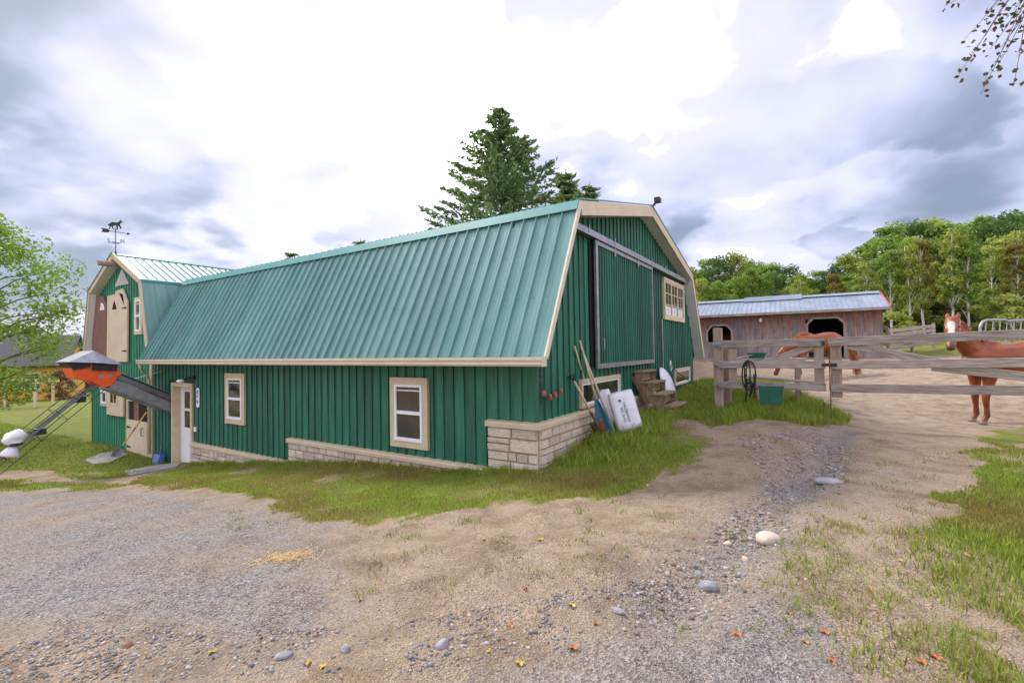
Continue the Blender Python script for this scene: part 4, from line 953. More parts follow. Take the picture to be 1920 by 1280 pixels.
# ------------------------------------------------------------------ gate and paddock
GP=Vector((4.36,9.9,0)); GM=Vector((5.99,8.9,0)); GE=GM+(Vector((8.33,7.6,0))-GM).normalized()*4.2
def rot2(v): return math.atan2(v.y,v.x)
def plank(parent,p,q,hgt,th,m=m_wood,name='rail'):
    """board between two points, its own frame along x so the grain follows it"""
    p=Vector(p);q=Vector(q);d=q-p; o=MB().box((0,-th/2,-hgt/2),(d.length,th/2,hgt/2)).obj(name,m,parent,bevel=.006)
    xd=d.normalized(); zd=Vector((0,0,1)); yd=zd.cross(xd).normalized(); zd=xd.cross(yd)
    mm=Matrix.Identity(4)
    for i in range(3): mm[i][0]=xd[i];mm[i][1]=yd[i];mm[i][2]=zd[i];mm[i][3]=p[i]
    o.matrix_basis=mm; return o
pz=h1(GP.x,GP.y)
post=thing('gate_post','thick square weathered post that carries the paddock gate','post',(GP.x,GP.y,pz),rot2(GM-GP))
MB().box((-.085,-.085,-.1),(.085,.085,1.70)).obj('shaft',m_woodv,post,bevel=.01)
pst2=thing('fence_post','second weathered post standing just behind the gate post','post',(GP.x+.30,GP.y+.32,h1(GP.x+.3,GP.y+.32)),rot2(GM-GP))
MB().box((-.10,-.07,-.1),(.10,.07,1.30)).obj('shaft',m_woodv,pst2,bevel=.01)
g1=thing('paddock_gate','narrow weathered three-rail gate hung on the thick post','gate',(GP.x,GP.y,pz),rot2(GM-GP))
L1=(GM-GP).length; yb=-.11
for k,z in enumerate((.81,1.235,1.66)):
    plank(g1,(.02,yb,z-pz),(L1-.03,yb,z-pz-.005),.145,.04)
    MB().prism([(-.09,-.028),(.09,-.034),(.36,-.010),(.36,.010),(.09,.034),(-.09,.028)],(0,yb-.022,z-pz+.01),(1,0,0),(0,0,1),(0,-1,0),.008).obj('hinge_strap',m_galvd,g1)
MB().box((L1-.21,yb+.022,.46),(L1-.05,yb+.065,1.30)).obj('stile',m_woodv,g1,bevel=.006)
MB().box((.20,yb+.022,.46),(.36,yb+.065,1.30)).obj('stile',m_woodv,g1,bevel=.006)
plank(g1,(L1*.42,yb+.045,1.24-pz),(L1-.14,yb+.045,1.62-pz),.13,.035,name='brace')
g2d=(GE-GM); z2=h1(GM.x,GM.y)
g2=thing('paddock_gate','long weathered three-rail gate closing the paddock at the right','gate',(GM.x,GM.y,z2),rot2(g2d))
L2=g2d.length; sl=.017
for z in (.80,1.226,1.655): plank(g2,(.015,-.11,z-z2),(L2,-.11,z-z2+L2*sl*(.4 if z<1 else 1.6 if z>1.6 else 1)),.155,.04)
MB().box((.05,-.088,.62-z2),(.22,-.045,1.60-z2)).obj('stile',m_woodv,g2,bevel=.006)
plank(g2,(.30,-.065,1.60-z2),(1.62,-.065,1.27-z2),.14,.035,name='brace'); plank(g2,(1.50,-.065,1.20-z2),(L2-.1,-.065,.84-z2),.15,.035,name='brace')
MB().box((L2-.2,-.088,.62-z2),(L2-.03,-.045,1.75-z2)).obj('stile',m_woodv,g2)
ep=GE+Vector((.12,-.05,0)); o=thing('fence_post','square post at the far right end of the long gate','post',(ep.x,ep.y,h1(ep.x,ep.y)),rot2(g2d)); MB().box((-.08,-.08,-.1),(.08,.08,1.75)).obj('shaft',m_woodv,o)
MB().tube([(.02,-.16,1.56-z2),(.02,-.16,1.40-z2),(.03,-.16,.02),(.03,-.16,-.0)],.010,6).obj('drop_rod',m_rust,g2)
MB().box((-.10,-.16,1.20-z2),(.14,-.135,1.26-z2)).obj('latch',m_black,g2); MB().box((-.09,-.165,1.60-z2),(-.04,-.135,1.68-z2)).obj('latch',m_black,g2)
lp_=gp3(1546,778); o=thing('gate_stop','short rusty iron gate stop standing in the grass','gate stop',lp_); MB().tube([(0,0,-.05),(0,0,.12)],.03,8).tube([(0,0,.1),(0,0,.26)],.012,6).bar((-.10,0,.17),(.14,0,.17),.015,.015).obj('pin',m_rust,o)
# black tack hanging on the gate
tk=thing('hanging_tack','black leather straps and loops hung over the gate rails','tack',(0,0,0),rot2(GM-GP)); tp=GP+(GM-GP)*.30+Vector((-.08,-.16,0)); tk.location=(tp.x,tp.y,1.30)
for k,(rx,rz,cx,cz) in enumerate(((.125,.30,0,-.28),(.10,.26,.02,-.25),(.06,.16,.0,-.52),(.035,.24,-.01,-.22))):
    MB().tube([(cx+rx*math.cos(a),-.012*k,cz+rz*math.sin(a)) for a in [2*math.pi*j/20 for j in range(21)]],.014,6,False).obj('strap_loop',m_rubber,tk,smooth=True)
for x in (-.06,.09,.02): MB().tube([(x,-.02,-.25),(x+.01,-.03,-.55),(x-.01,-.02,-.72-.1*(x<0))],.013,6).obj('strap',m_rubber,tk)
for x,z in ((-.05,-.12),(.04,-.10),(-.04,-.32),(.05,-.30),(.0,-.48)): MB().box((x-.014,-.062,z-.014),(x+.014,-.05,z+.014)).obj('buckle',m_galv,tk)
# green feeder hung on the gate
fd=thing('corner_feeder','dark green plastic feed tub hooked over the bottom gate rail','feeder',(0,0,0),rot2(GM-GP)); tp=GP+(GM-GP)*.51+Vector((-.12,-.20,0)); fd.location=(tp.x,tp.y,.47); fd.scale=(.84,.84,.9)
def tub(w0,d0,w1,d1,h,t=.012):
    b=MB(); o=[(-w0,-d0,0),(w0,-d0,0),(w0,d0,0),(-w0,d0,0),(-w1,-d1,h),(w1,-d1,h),(w1,d1,h),(-w1,d1,h)]; i=[(-w0+t,-d0+t,t),(w0-t,-d0+t,t),(w0-t,d0-t,t),(-w0+t,d0-t,t),(-w1+t,-d1+t,h),(w1-t,-d1+t,h),(w1-t,d1-t,h),(-w1+t,d1-t,h)]
    b.add(o+i,[(3,2,1,0),(0,1,5,4),(1,2,6,5),(2,3,7,6),(3,0,4,7),(8,9,10,11),(9,8,12,13),(10,9,13,14),(11,10,14,15),(8,11,15,12),(4,5,13,12),(5,6,14,13),(6,7,15,14),(7,4,12,15)]); return b
tub(.215,.12,.255,.16,.40).obj('tub',m_pgreen,fd,bevel=.01)
MB().tube([(-.26,-.165,.40),(-.22,-.14,.30),(.22,-.14,.30),(.26,-.165,.40)],.011,6).obj('rim_band',m_pgreen,fd)
for x in (-.15,.15): MB().tube([(x,.15,.40),(x,.155,.44),(x,.20,.44),(x,.205,.36)],.009,6).obj('hook',m_galv,fd)
# feed bunk in the paddock
fb=thing('feed_bunk','low weathered plank feed bunk behind the narrow gate','bunk',(5.9,11.3,h1(5.9,11.3)),rad(-22)); fz=fb.location.z
plank(fb,(-1.0,0,.98),(1.0,0,.98),.07,.30,name='top_plank'); plank(fb,(-.85,-.2,.62),(1.25,-.25,.46),.05,.28,name='shelf_plank')
for x in (-.85,.85): MB().box((x-.05,-.10,0),(x+.05,.05,.945)).obj('leg',m_woodv,fb)
o=thing('feed_tub','green tub with a pale lid on the feed bunk','tub',fb.matrix_basis@Vector((.05,.02,1.016)),rad(-22)); o.location=Vector((5.9,11.3,fz+1.016)); tub(.15,.12,.2,.15,.13).obj('tub',m_pgreen,o); MB().prism([(-.4,0),(.0,.10),(.0,.12),(-.4,.015)],(-.02,-.14,0),(1,0,0),(0,0,1),(0,1,0),.26).obj('lid',m_handle,o)
o=thing('water_tub','pale plastic water tub under the feed bunk','tub',(5.75,10.7,h1(5.75,10.7)-.01),rad(-22)); tub(.15,.12,.18,.15,.40).obj('tub',m_slab,o)
# ------------------------------------------------------------------ run-in shed
A=Vector((10.88,27.0,0)); Bv=Vector((18.10,22.8,0)); sd_dir=(Bv-A).normalized(); SLn=(Bv-A).length
szz=.80
sh=thing('run_in_shed','long weathered board horse shed with grey tin roof and dark doorways','shed',(A.x,A.y,szz),rot2(sd_dir)); ST=3.42-szz; X0=-2.4
b=MB(); O1=(.42,1.62,1.08,1.98); O2=(5.28,6.80,-.2,2.16)
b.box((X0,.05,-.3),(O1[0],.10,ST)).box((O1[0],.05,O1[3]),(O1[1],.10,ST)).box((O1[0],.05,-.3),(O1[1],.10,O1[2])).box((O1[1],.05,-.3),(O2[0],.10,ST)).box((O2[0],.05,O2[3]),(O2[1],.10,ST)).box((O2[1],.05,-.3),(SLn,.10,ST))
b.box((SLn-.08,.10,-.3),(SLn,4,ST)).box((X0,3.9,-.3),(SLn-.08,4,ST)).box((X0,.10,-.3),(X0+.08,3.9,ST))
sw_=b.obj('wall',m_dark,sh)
x=X0; 
while x<SLn-.01:
    w_=min(random.uniform(.17,.24),SLn-x); segs=[(-.3,ST)]
    for (a,c,z0,z1) in (O1,O2):
        if a-.02<x+w_/2<c+.02: segs=[(-.3,z0),(z1,ST)] if z0>0 else [(z1,ST)]
    for z0,z1 in segs: MB().box((x+.003,.02+random.uniform(0,.012),z0),(x+w_-.003,.05,z1)).obj('board',m_barnwd,sw_)
    x+=w_
y=.12
while y<3.95: MB().box((SLn+.002,y,-.3),(SLn+.03,y+.19,ST+.3*(1-abs(y-2)/2))).obj('board',m_barnwd,sw_); y+=.2
for (a,c,z0,z1) in (O1,O2):
    q=.28
    for s_ in (0,1):
        xx=a if s_==0 else c; sg_=1 if s_==0 else -1
        MB().prism([(0,0),(sg_*q,0),(0,-q*.9)],(xx,.018,z1),(1,0,0),(0,0,1),(0,1,0),.03).obj('corner_gusset',m_barnwd,sw_)
    f=MB(); f.box((a-.10,.0,max(z0,-.3)),(a,.018,z1-.25)).box((c,.0,max(z0,-.3)),(c+.10,.018,z1-.25)).box((a+.2,.0,z1),(c-.2,.018,z1+.09)).bar((a-.05,.009,z1-.27),(a+.22,.009,z1+.045),.018,.10,(0,0,1)).bar((c+.05,.009,z1-.27),(c-.22,.009,z1+.045),.018,.10,(0,0,1)); f.obj('door_frame',m_wood,sh)
RY,RZ=2.1,4.18-szz+.15; EYv,EZ=-.42,ST-.02
tinL=math.hypot(RY-EYv,RZ-EZ); tm=sheet_mesh('roof_panel',.916,tinL,m_tin,False,.229,.022); tm2=sheet_mesh('roof_panel',.916,math.hypot(2.4,RZ-EZ),m_tin,False)
rf=MB().prism([(EYv+.02,EZ-.03),(RY,RZ-.03),(4.45,EZ-.03),(4.4,EZ-.09),(RY,RZ-.10),(EYv+.02,EZ-.09)],(X0-.2,0,0),(0,1,0),(0,0,1),(1,0,0),SLn-X0+.45).obj('roof',m_wood,sh)
x=SLn+.25-.916
while x>X0-1.0:
    lay(rf,tm,(x,EYv,EZ),(1,0,0),(0,RY-EYv,RZ-EZ)); lay(rf,tm2,(x+.916,4.5,EZ),(-1,0,0),(0,RY-4.5,RZ-EZ)); x-=.916
MB().box((X0-.2,EYv-.03,EZ-.13),(SLn+.25,EYv+.0,EZ+.0)).obj('fascia',m_wood,rf)
vs=[]; MB().prism([(EYv-.03,EZ-.10),(EYv-.03,EZ+.04),(RY,RZ+.05),(RY,RZ-.09)],(SLn+.251,0,0),(0,1,0),(0,0,1),(1,0,0),.03).obj('rake_board',m_red,rf)
MB().prism([(RY-.32,RZ-.09),(RY,RZ+.045),(RY+.32,RZ-.09),(RY+.32,RZ-.10),(RY,RZ+.02),(RY-.32,RZ-.10)],(X0,0,.04),(0,1,0),(0,0,1),(1,0,0),SLn-X0+.2).obj('ridge_cap',m_tin,rf)
MB().prism([(RY-.5,RZ-.16),(RY,RZ+.14),(RY+.5,RZ-.16)],(2.2,0,.03),(0,1,0),(0,0,1),(1,0,0),2.9).obj('ridge_vent',m_tin,rf)
MB().ell((3.1,-.06,2.22),(.09,.08,.13)).obj('shed_lamp',m_white,sh,smooth=True)
# board fence right of the shed and tube hay feeder
def fence(label,p,q,zt,n,hh,posts,m=m_wood):
    p=Vector(p);q=Vector(q); z0=h1(p.x,p.y); f=thing('board_fence',label,'fence',(p.x,p.y,z0),rot2(q-p)); Ln=(q-p).to_2d().length; dz=h1(q.x,q.y)-z0
    for k in range(n): zz=zt-hh*.55-k*hh*1.32; plank(f,(0,0,zz),(Ln,0,zz+dz),hh,.035)
    for k in range(posts+1): t=k/posts; MB().box((Ln*t-.06,.02,dz*t-.1),(Ln*t+.06,.12,dz*t+zt+.08)).obj('post',m_woodv,f)
    return f
fence('grey plank fence running right from the shed corner',(18.9,23.4,0),(23.2,25.6,0),1.35,5,.17,2)
fence('low plank fence seen between barn corner and shed',(5.9,15.3,0),(9.3,24.5,0),.62,2,.16,3)
hf=thing('hay_feeder','galvanised tube hay feeder with slanted bars in the paddock','feeder',(15.3,14.2,h1(15.3,14.2)),rad(8)); zt=2.28-hf.location.z
MB().tube([(-1.25,0,0),(-1.25,0,zt-.2),(-1.15,0,zt-.04),(-1.0,0,zt),(-.35,0,zt),(-.2,0,zt-.06),(-.12,0,zt-.25),(-.12,0,0)],.035,8).obj('end_hoop',m_galv,hf,smooth=True)
MB().tube([(-.2,.02,zt-.03),(3.2,.25,zt+.1)],.03,8).obj('top_rail',m_galv,hf); MB().tube([(-1.2,.0,zt-.75),(3.2,.25,zt-.7)],.03,8).obj('lower_rail',m_galv,hf)
for k in range(16): MB().tube([(-1.1+k*.27,.03+.01*k,zt-.75),(-.98+k*.27,.03+.012*k,zt-.0)],.016,6).obj('bar',m_galv,hf)
for x in (1.5,3.1): MB().tube([(x,.12,0),(x,.14,zt)],.03,8).obj('leg',m_galv,hf)

# ------------------------------------------------------------------ horses
def capsule(b,p,q,r0,r1,sq=1.0,n=12,side=None):
    """tapered limb segment with round ends; sq squeezes it sideways (local y)"""
    p=Vector(p);q=Vector(q);d=q-p;L_=d.length; t=d.normalized(); a=t.orthogonal().normalized(); c=t.cross(a)
    rows=[]
    for j in range(5): ph=-math.pi/2+math.pi/2*j/4; rows.append((p+t*(r0*math.sin(ph)),r0*math.cos(ph)))
    for j in range(1,5): f=j/5; rows.append((p+d*f,r0+(r1-r0)*f))
    for j in range(5): ph=math.pi/2*j/4; rows.append((q+t*(r1*math.sin(ph)),r1*math.cos(ph)))
    vs=[]; mid_y=None
    for o,r in rows:
        for i in range(n):
            an=2*math.pi*i/n; v=a*math.cos(an)*r+c*math.sin(an)*r
            if sq!=1: v.y*=sq
            vs.append(o+v)
    fs=[(j*n+i,j*n+(i+1)%n,j*n+n+(i+1)%n,j*n+n+i) for j in range(len(rows)-1) for i in range(n)]
    fs+= [tuple(range(n-1,-1,-1)),tuple(len(vs)-n+i for i in range(n))]
    b.add(vs,fs)
def horse_body(name,neck,head,front,hind):
    """neck: list (point,r); head: poll, muzzle and face direction; legs: x offsets"""
    b=MB()
    tr=[((-.66,0,1.26),.215),((-.42,0,1.265),.285),((-.05,0,1.17),.315),((.28,0,1.17),.315),((.52,0,1.19),.265),((.62,0,1.13),.20)]
    for (p,r),(q,s_) in zip(tr,tr[1:]): capsule(b,p,q,r,s_,.86)
    capsule(b,(-.60,0,1.40),(-.25,0,1.40),.13,.13,.9); capsule(b,(.22,0,1.42),(.42,0,1.46),.11,.105,.7)
    nk=[((.45,0,1.24),.25)]+neck
    for (p,r),(q,s_) in zip(nk,nk[1:]): capsule(b,p,q,r,s_,.72 if q is not nk[-1][0] else .8)
    poll,muz=Vector(head[0]),Vector(head[1]); fd=(muz-poll); fl=fd.length; fdn=fd.normalized(); chin=Vector(head[2]).normalized()   # chin = direction of the throat side
    sdv=fdn.cross(chin).normalized()
    P=lambda t,c_,s_=0: poll+fdn*(t*fl)+chin*c_+sdv*s_
    capsule(b,P(.02,.02),P(.38,.04),.118,.116); capsule(b,P(.30,.03),P(.86,.045),.105,.070); capsule(b,P(.86,.045),P(1.0,.05),.074,.068)
    for s_ in (-1,1):
        capsule(b,P(.18,.13,s_*.045),P(.42,.12,s_*.045),.075,.055); capsule(b,P(.22,-.03,s_*.075),P(.36,-.03,s_*.07),.032,.030); capsule(b,P(.93,.02,s_*.032),P(.99,.03,s_*.032),.033,.03)
    capsule(b,P(.5,.11),P(.95,.10),.05,.036)
    for s_ in (-1,1):                     # ears
        e0=P(-.03,-.02,s_*.06); e1=e0-fdn*.07-chin*.03+sdv*s_*.015; e2=e1-fdn*.075-chin*.01; capsule(b,e0,e1,.038,.038,n=8); capsule(b,e1,e2,.036,.010,n=8)
    for s_,dx in zip((-1,1),front):
        y=s_*.165
        ch=[((.46,y*.95,1.08),.15),((.46+dx*.3,y,.86),.105),((.46+dx*.7,y,.66),.070),((.47+dx,y,.50),.060),((.47+dx,y,.44),.054),((.46+dx,y,.30),.040),((.455+dx,y,.17),.047),((.47+dx,y,.14),.045),((.51+dx,y,.075),.042)]
        for (p,r),(q,r2) in zip(ch,ch[1:]): capsule(b,p,q,r,r2)
    for s_,dx in zip((-1,1),hind):
        y=s_*.17
        ch=[((-.56,y*.8,1.18),.21),((-.50+dx*.2,y,.94),.165),((-.60+dx*.6,y,.74),.105),((-.74+dx,y,.57),.066),((-.76+dx,y,.50),.058),((-.745+dx,y,.32),.043),((-.74+dx,y,.17),.050),((-.72+dx,y,.135),.047),((-.685+dx,y,.075),.043)]
        for (p,r),(q,r2) in zip(ch,ch[1:]): capsule(b,p,q,r,r2)
    hoofs=[(.525+dx,s_*.165) for s_,dx in zip((-1,1),front)]+[(-.665+dx,s_*.17) for s_,dx in zip((-1,1),hind)]
    for hx,hy in hoofs: b.tube([(hx+.015,hy,.0),(hx-.005,hy,.075)],[.066,.052],12)
    me=b.mesh('tmp',m_horse); t=bpy.data.objects.new('tmp',me); COL.objects.link(t)
    r=t.modifiers.new('r','REMESH'); r.mode='VOXEL'; r.voxel_size=.0135
    s_=t.modifiers.new('s','SMOOTH'); s_.factor=.5; s_.iterations=5
    dg=bpy.context.evaluated_depsgraph_get(); m2=bpy.data.meshes.new_from_object(t.evaluated_get(dg)); bpy.data.objects.remove(t); m2.name=name
    n=len(m2.vertices); co=np.empty(n*3,np.float32); m2.vertices.foreach_get('co',co); co=co.reshape(-1,3)
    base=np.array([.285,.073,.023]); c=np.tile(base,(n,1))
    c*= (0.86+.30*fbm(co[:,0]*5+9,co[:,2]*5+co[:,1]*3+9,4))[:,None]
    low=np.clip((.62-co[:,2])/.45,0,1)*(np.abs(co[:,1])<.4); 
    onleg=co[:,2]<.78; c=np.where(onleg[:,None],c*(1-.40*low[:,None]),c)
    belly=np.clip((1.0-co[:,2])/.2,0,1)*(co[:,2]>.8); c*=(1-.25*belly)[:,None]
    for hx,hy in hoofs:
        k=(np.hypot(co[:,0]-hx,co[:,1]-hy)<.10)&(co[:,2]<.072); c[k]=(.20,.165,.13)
    rel=co-np.array(poll); tt=rel@np.array(fdn)/fl; cc=rel@np.array(chin); ss_=rel@np.array(sdv)
    hd=(tt>-.05)&(tt<1.15)&(np.abs(ss_)<.2)&(cc>-.15)&(cc<.25)
    bl=hd&(cc<.035)&(np.abs(ss_+.006*np.sin(tt*9))<np.interp(tt,[.1,.2,.5,.85],[.020,.052,.042,.030]))&(tt>.13)&(tt<.86); c[bl]=(.72,.66,.58)
    mz=hd&(tt>.93); c[mz]=c[mz]*.35+np.array([.05,.035,.03])
    a=m2.color_attributes.new('col','FLOAT_COLOR','POINT'); cl=np.ones((n,4),np.float32); cl[:,:3]=c; a.data.foreach_set('color',cl.ravel())
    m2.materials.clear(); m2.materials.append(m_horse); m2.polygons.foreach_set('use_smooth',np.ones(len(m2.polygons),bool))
    eyes=[P(.30,-.035,s_*.098) for s_ in (-1,1)]
    return m2,eyes,(poll,fdn,chin,sdv)
def strands(b,roots,dirs,ln,r,seg=4,grav=.6):
    for p,d in zip(roots,dirs):
        p=Vector(p);d=Vector(d).normalized(); pts=[p]; l=ln*random.uniform(.75,1.15)
        for k in range(seg): d=(d+Vector((0,0,-grav/seg))).normalized(); pts.append(pts[-1]+d*l/seg)
        b.tube(pts,[r*(1-.8*k/seg) for k in range(seg+1)],4)
def horse(label,me,eyes,crest,pos,rz,scale,tail_len=.95):
    o=thing('horse',label,'horse',pos,rz); o.scale=(scale,)*3
    link('body',me,o)
    for e in eyes: MB().ell(e,(.021,.021,.021),10,6).obj('eye',m_eye,o,smooth=True)
    b=MB(); R=[];D=[]
    for (p,q) in zip(crest,crest[1:]):
        p=Vector(p);q=Vector(q)
        for k in range(26):
            f=random.random(); s_=random.choice((-1,1,1)); R.append(p.lerp(q,f)+Vector((random.uniform(-.01,.01),s_*random.uniform(.0,.025),0))); D.append(Vector((random.uniform(-.3,.1),s_*random.uniform(.4,1.0),random.uniform(-.1,.55))))
    strands(b,R,D,.17,.013,4,1.6); b.obj('mane',m_mane,o)
    b=MB(); R=[];D=[]
    for k in range(170): R.append((-.86+random.uniform(-.02,.02),random.uniform(-.045,.045),1.33+random.uniform(-.05,.04))); D.append((-.75+random.uniform(-.15,.1),random.uniform(-.12,.12),-.25+random.uniform(-.2,.2)))
    strands(b,R,D,tail_len,.013,8,3.4); b.obj('tail',m_mane,o)
    return o
# horse looking over the gate: body to the left-right, head turned to the viewer
meA,eyA,_=horse_body('body',[((.70,0,1.44),.185),((.87,.02,1.66),.150),((.96,.03,1.80),.125)],((1.01,.06,1.91),(1.29,.34,1.46),(-.52,-.52,-.65)),(.0,.10),(-.05,.10))
hA=gnd(1852,796)
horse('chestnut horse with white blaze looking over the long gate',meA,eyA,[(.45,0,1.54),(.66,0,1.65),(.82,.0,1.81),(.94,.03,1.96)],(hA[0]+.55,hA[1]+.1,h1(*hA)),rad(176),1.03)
meB,eyB,_=horse_body('body',[((.78,0,1.18),.165),((1.05,0,.98),.13),((1.22,0,.80),.105)],((1.28,0,.74),(1.42,0,.20),(-.9,0,-.2)),(.0,.26),(-.08,.16))
hB=(10.42,16.0)
horse('chestnut horse grazing with lowered head behind the gates',meB,eyB,[(.45,0,1.53),(.78,0,1.36),(1.05,0,1.12),(1.24,0,.90)],(hB[0],hB[1],h1(*hB)),rad(180),1.03,1.3)
# horse standing in the shed doorway
sp_=A+sd_dir*1.15+Vector((sd_dir.y,-sd_dir.x,0))*(-1.55)
horse('chestnut horse inside the dark left doorway of the shed',meA,eyA,[(.45,0,1.54),(.66,0,1.65),(.82,.0,1.81),(.94,.03,1.96)],(sp_.x,sp_.y,szz+.02),rot2(sd_dir)-rad(115),1.0)

# ------------------------------------------------------------------ trees
def quads(P,N_,S,asp,rng,cols,tri=False):
    """leaf quads: centres P, normals N_, sizes S; rhombic, slightly folded"""
    n=len(P); r=rng.normal(size=(n,3)); t=np.cross(N_,r); t/=np.linalg.norm(t,axis=1,keepdims=True)+1e-9; b=np.cross(N_,t)
    s=S[:,None]; V=np.stack([P-t*s*.5,P+b*s*.5*asp+N_*s*.08,P+t*s*.5,P-b*s*.5*asp+N_*s*.08],1).reshape(-1,3)
    F=np.arange(4*n).reshape(n,4); return V,F,np.repeat(cols,4,0)
PAL={'green':[(.15,.25,.034),(.23,.345,.05),(.31,.42,.07)],'dark':[(.07,.13,.028),(.11,.19,.038),(.15,.25,.05)],'lime':[(.24,.31,.05),(.33,.39,.07),(.40,.41,.10)],
     'yell':[(.16,.15,.025),(.27,.22,.04),(.22,.24,.05)],'olive':[(.10,.105,.028),(.17,.155,.045),(.20,.13,.05)],'rust':[(.17,.085,.04),(.23,.13,.07),(.13,.12,.045)],'spruce':[(.15,.24,.09),(.24,.35,.135),(.34,.44,.18)]}
def pal(name,n,rng,clump=None):
    p=np.array(PAL[name]); u=rng.random(n)*.7+(0 if clump is None else clump*.6-.15); u=np.clip(u,0,.999)*2; i=u.astype(int); f=(u-i)[:,None]
    return (p[i]*(1-f)+p[np.minimum(i+1,2)]*f)*rng.uniform(.85,1.15,(n,1))
def decid(seed,h,cr,base,nclump,nleaf,ls,palette,trunk_m,tr=.16,lean=0.0,birch=False,flat=1.0):
    """trunk mesh and crown mesh of a broadleaf tree standing at the origin"""
    rng=np.random.default_rng(seed); rnd=random.Random(seed)
    tp=[]; 
    for k in range(8):
        f=k/7; tp.append(Vector((lean*f*h+.05*h*.3*math.sin(f*3+seed),.03*h*.4*math.sin(f*4+seed*2),f*h*.93-.15)))
    tb=MB(); tb.tube(tp,[tr*(1-.86*k/7)+.006 for k in range(8)],8)
    def tpos(f): 
        i=min(int(f*7),6); return tp[i].lerp(tp[i+1],f*7-i)
    Ps=[];Ns=[];Cs=[]; 
    for c in range(nclump):
        f=base+(1-base)*((c+.5)/nclump)**.9; zc=(f-base)/(1-base)
        prof=math.sin(math.pi*min(1,(zc*.86+.14)))**.6 if not birch else (1-zc*.75)**.7*min(1,zc*5+.45)
        a=c*2.39996+rnd.uniform(-.5,.5); rr=cr*prof*rnd.uniform(.45,1.0); f0=max(.12,f-rnd.uniform(.08,.2))
        st_=tpos(f0); en=tpos(min(f,.97))+Vector((math.cos(a)*rr,math.sin(a)*rr,rnd.uniform(-.02,.04)*h))
        mid_=st_.lerp(en,.5)+Vector((0,0,.02*h)); tb.tube([st_,mid_,en],[tr*.34*(1-f0)+.012,tr*.2*(1-f0)+.009,.006],5,False)
        n=int(nleaf/nclump*rnd.uniform(.6,1.4)); rc=cr*rnd.uniform(.26,.42)*(1 if not birch else .85)
        d=rng.normal(size=(n,3)); d/=np.linalg.norm(d,axis=1,keepdims=True); q=d*(rng.random((n,1))**.45)*rc; q[:,2]*=.62*flat
        if birch: q[:,2]-=.35*np.abs(rng.normal(size=n))*rc
        P=np.array(en)+q; N_=d*.5+rng.normal(size=(n,3))*.55+np.array([0,0,.45]); N_/=np.linalg.norm(N_,axis=1,keepdims=True)
        Ps.append(P);Ns.append(N_);Cs.append(pal(palette,n,rng,rnd.random()))
    P=np.concatenate(Ps);N_=np.concatenate(Ns);C=np.concatenate(Cs)
    V,F,Cc=quads(P,N_,ls*rng.uniform(.6,1.35,len(P)),.62,rng,C)
    return tb.mesh('trunk',trunk_m,True),np_mesh('crown',V,F,m_leaf,Cc)
def spruce(seed,h,r,n_wh,tr=.2,z0=.08,gap=.0):
    rng=np.random.default_rng(seed); rnd=random.Random(seed); tb=MB(); tb.tube([(0,0,-.1),(0,0,h*.5),(0,0,h)],[tr,tr*.5,.012],8)
    Ps=[];Ts=[];Cs=[];Ss=[]
    for w in range(n_wh):
        f=z0+(1-z0)*(w/n_wh); z=f*h; L_=r*(1-f)**.80*rnd.uniform(.82,1.12)+.12; nb=rnd.randint(6,9) if f<.9 else 5
        for k in range(nb):
            a=2*math.pi*(k+rnd.random()*.8)/nb; l=L_*rnd.uniform(.62,1.1); dr=rnd.uniform(.05,.28)
            if rnd.random()<gap: continue
            pts=[]
            for j in range(6): t=j/5; pts.append(Vector((math.cos(a)*l*t,math.sin(a)*l*t,z+l*(-dr*t+.32*t*t*t+.18*t*(1-t)))))
            tb.tube(pts,[.03*(1-f)+.012]+[.012]*4+[.004],4,False)
            m=int(11+31*l); tt=rng.random(m)**.75; P=np.array([pts[min(int(t*5),4)].lerp(pts[min(int(t*5),4)+1],t*5-int(t*5)) for t in tt])
            sp=(.10+.34*l*(1-tt)*.42+.03)[:,None]; o=rng.normal(size=(m,3))*np.array([1,1,.45])*sp*.6
            out_=np.tile([math.cos(a),math.sin(a),0],(m,1))*.8+rng.normal(size=(m,3))*.55+np.array([0,0,.18])
            Ps.append(P+o);Ts.append(out_);Cs.append(pal('spruce',m,rng,rnd.random()*.8)); Ss.append(rng.uniform(.17,.36,m))
    P=np.concatenate(Ps);T=np.concatenate(Ts);C=np.concatenate(Cs);S_=np.concatenate(Ss); T/=np.linalg.norm(T,axis=1,keepdims=True); n=len(P)
    V=[];Cc=[]
    for rep in range(2):
        b=np.cross(T,rng.normal(size=(n,3))); b/=np.linalg.norm(b,axis=1,keepdims=True); s=S_[:,None]
        V.append(np.stack([P-T*s*.5,P+b*s*.20,P+T*s*.6,P-b*s*.20],1).reshape(-1,3)); Cc.append(np.repeat(C,4,0))
    V=np.concatenate(V); F=np.arange(len(V)).reshape(-1,4); return tb.mesh('trunk',m_bark,True),np_mesh('crown',V,F,m_needle,np.concatenate(Cc))
def plant_tree(name,label,meshes,x,y,scale=1.0,rz=0.0,group=None,cat='tree',zs=None,dz=0):
    o=thing(name,label,cat,(x,y,h1(x,y)+dz),rz,group); o.scale=(scale,scale,zs or scale); link('trunk',meshes[0],o); link('crown',meshes[1],o); return o
def top_h(px,py,Y):
    p=at_depth(px,py,Y); return p.x,p.y,p.z-h1(p.x,p.y)
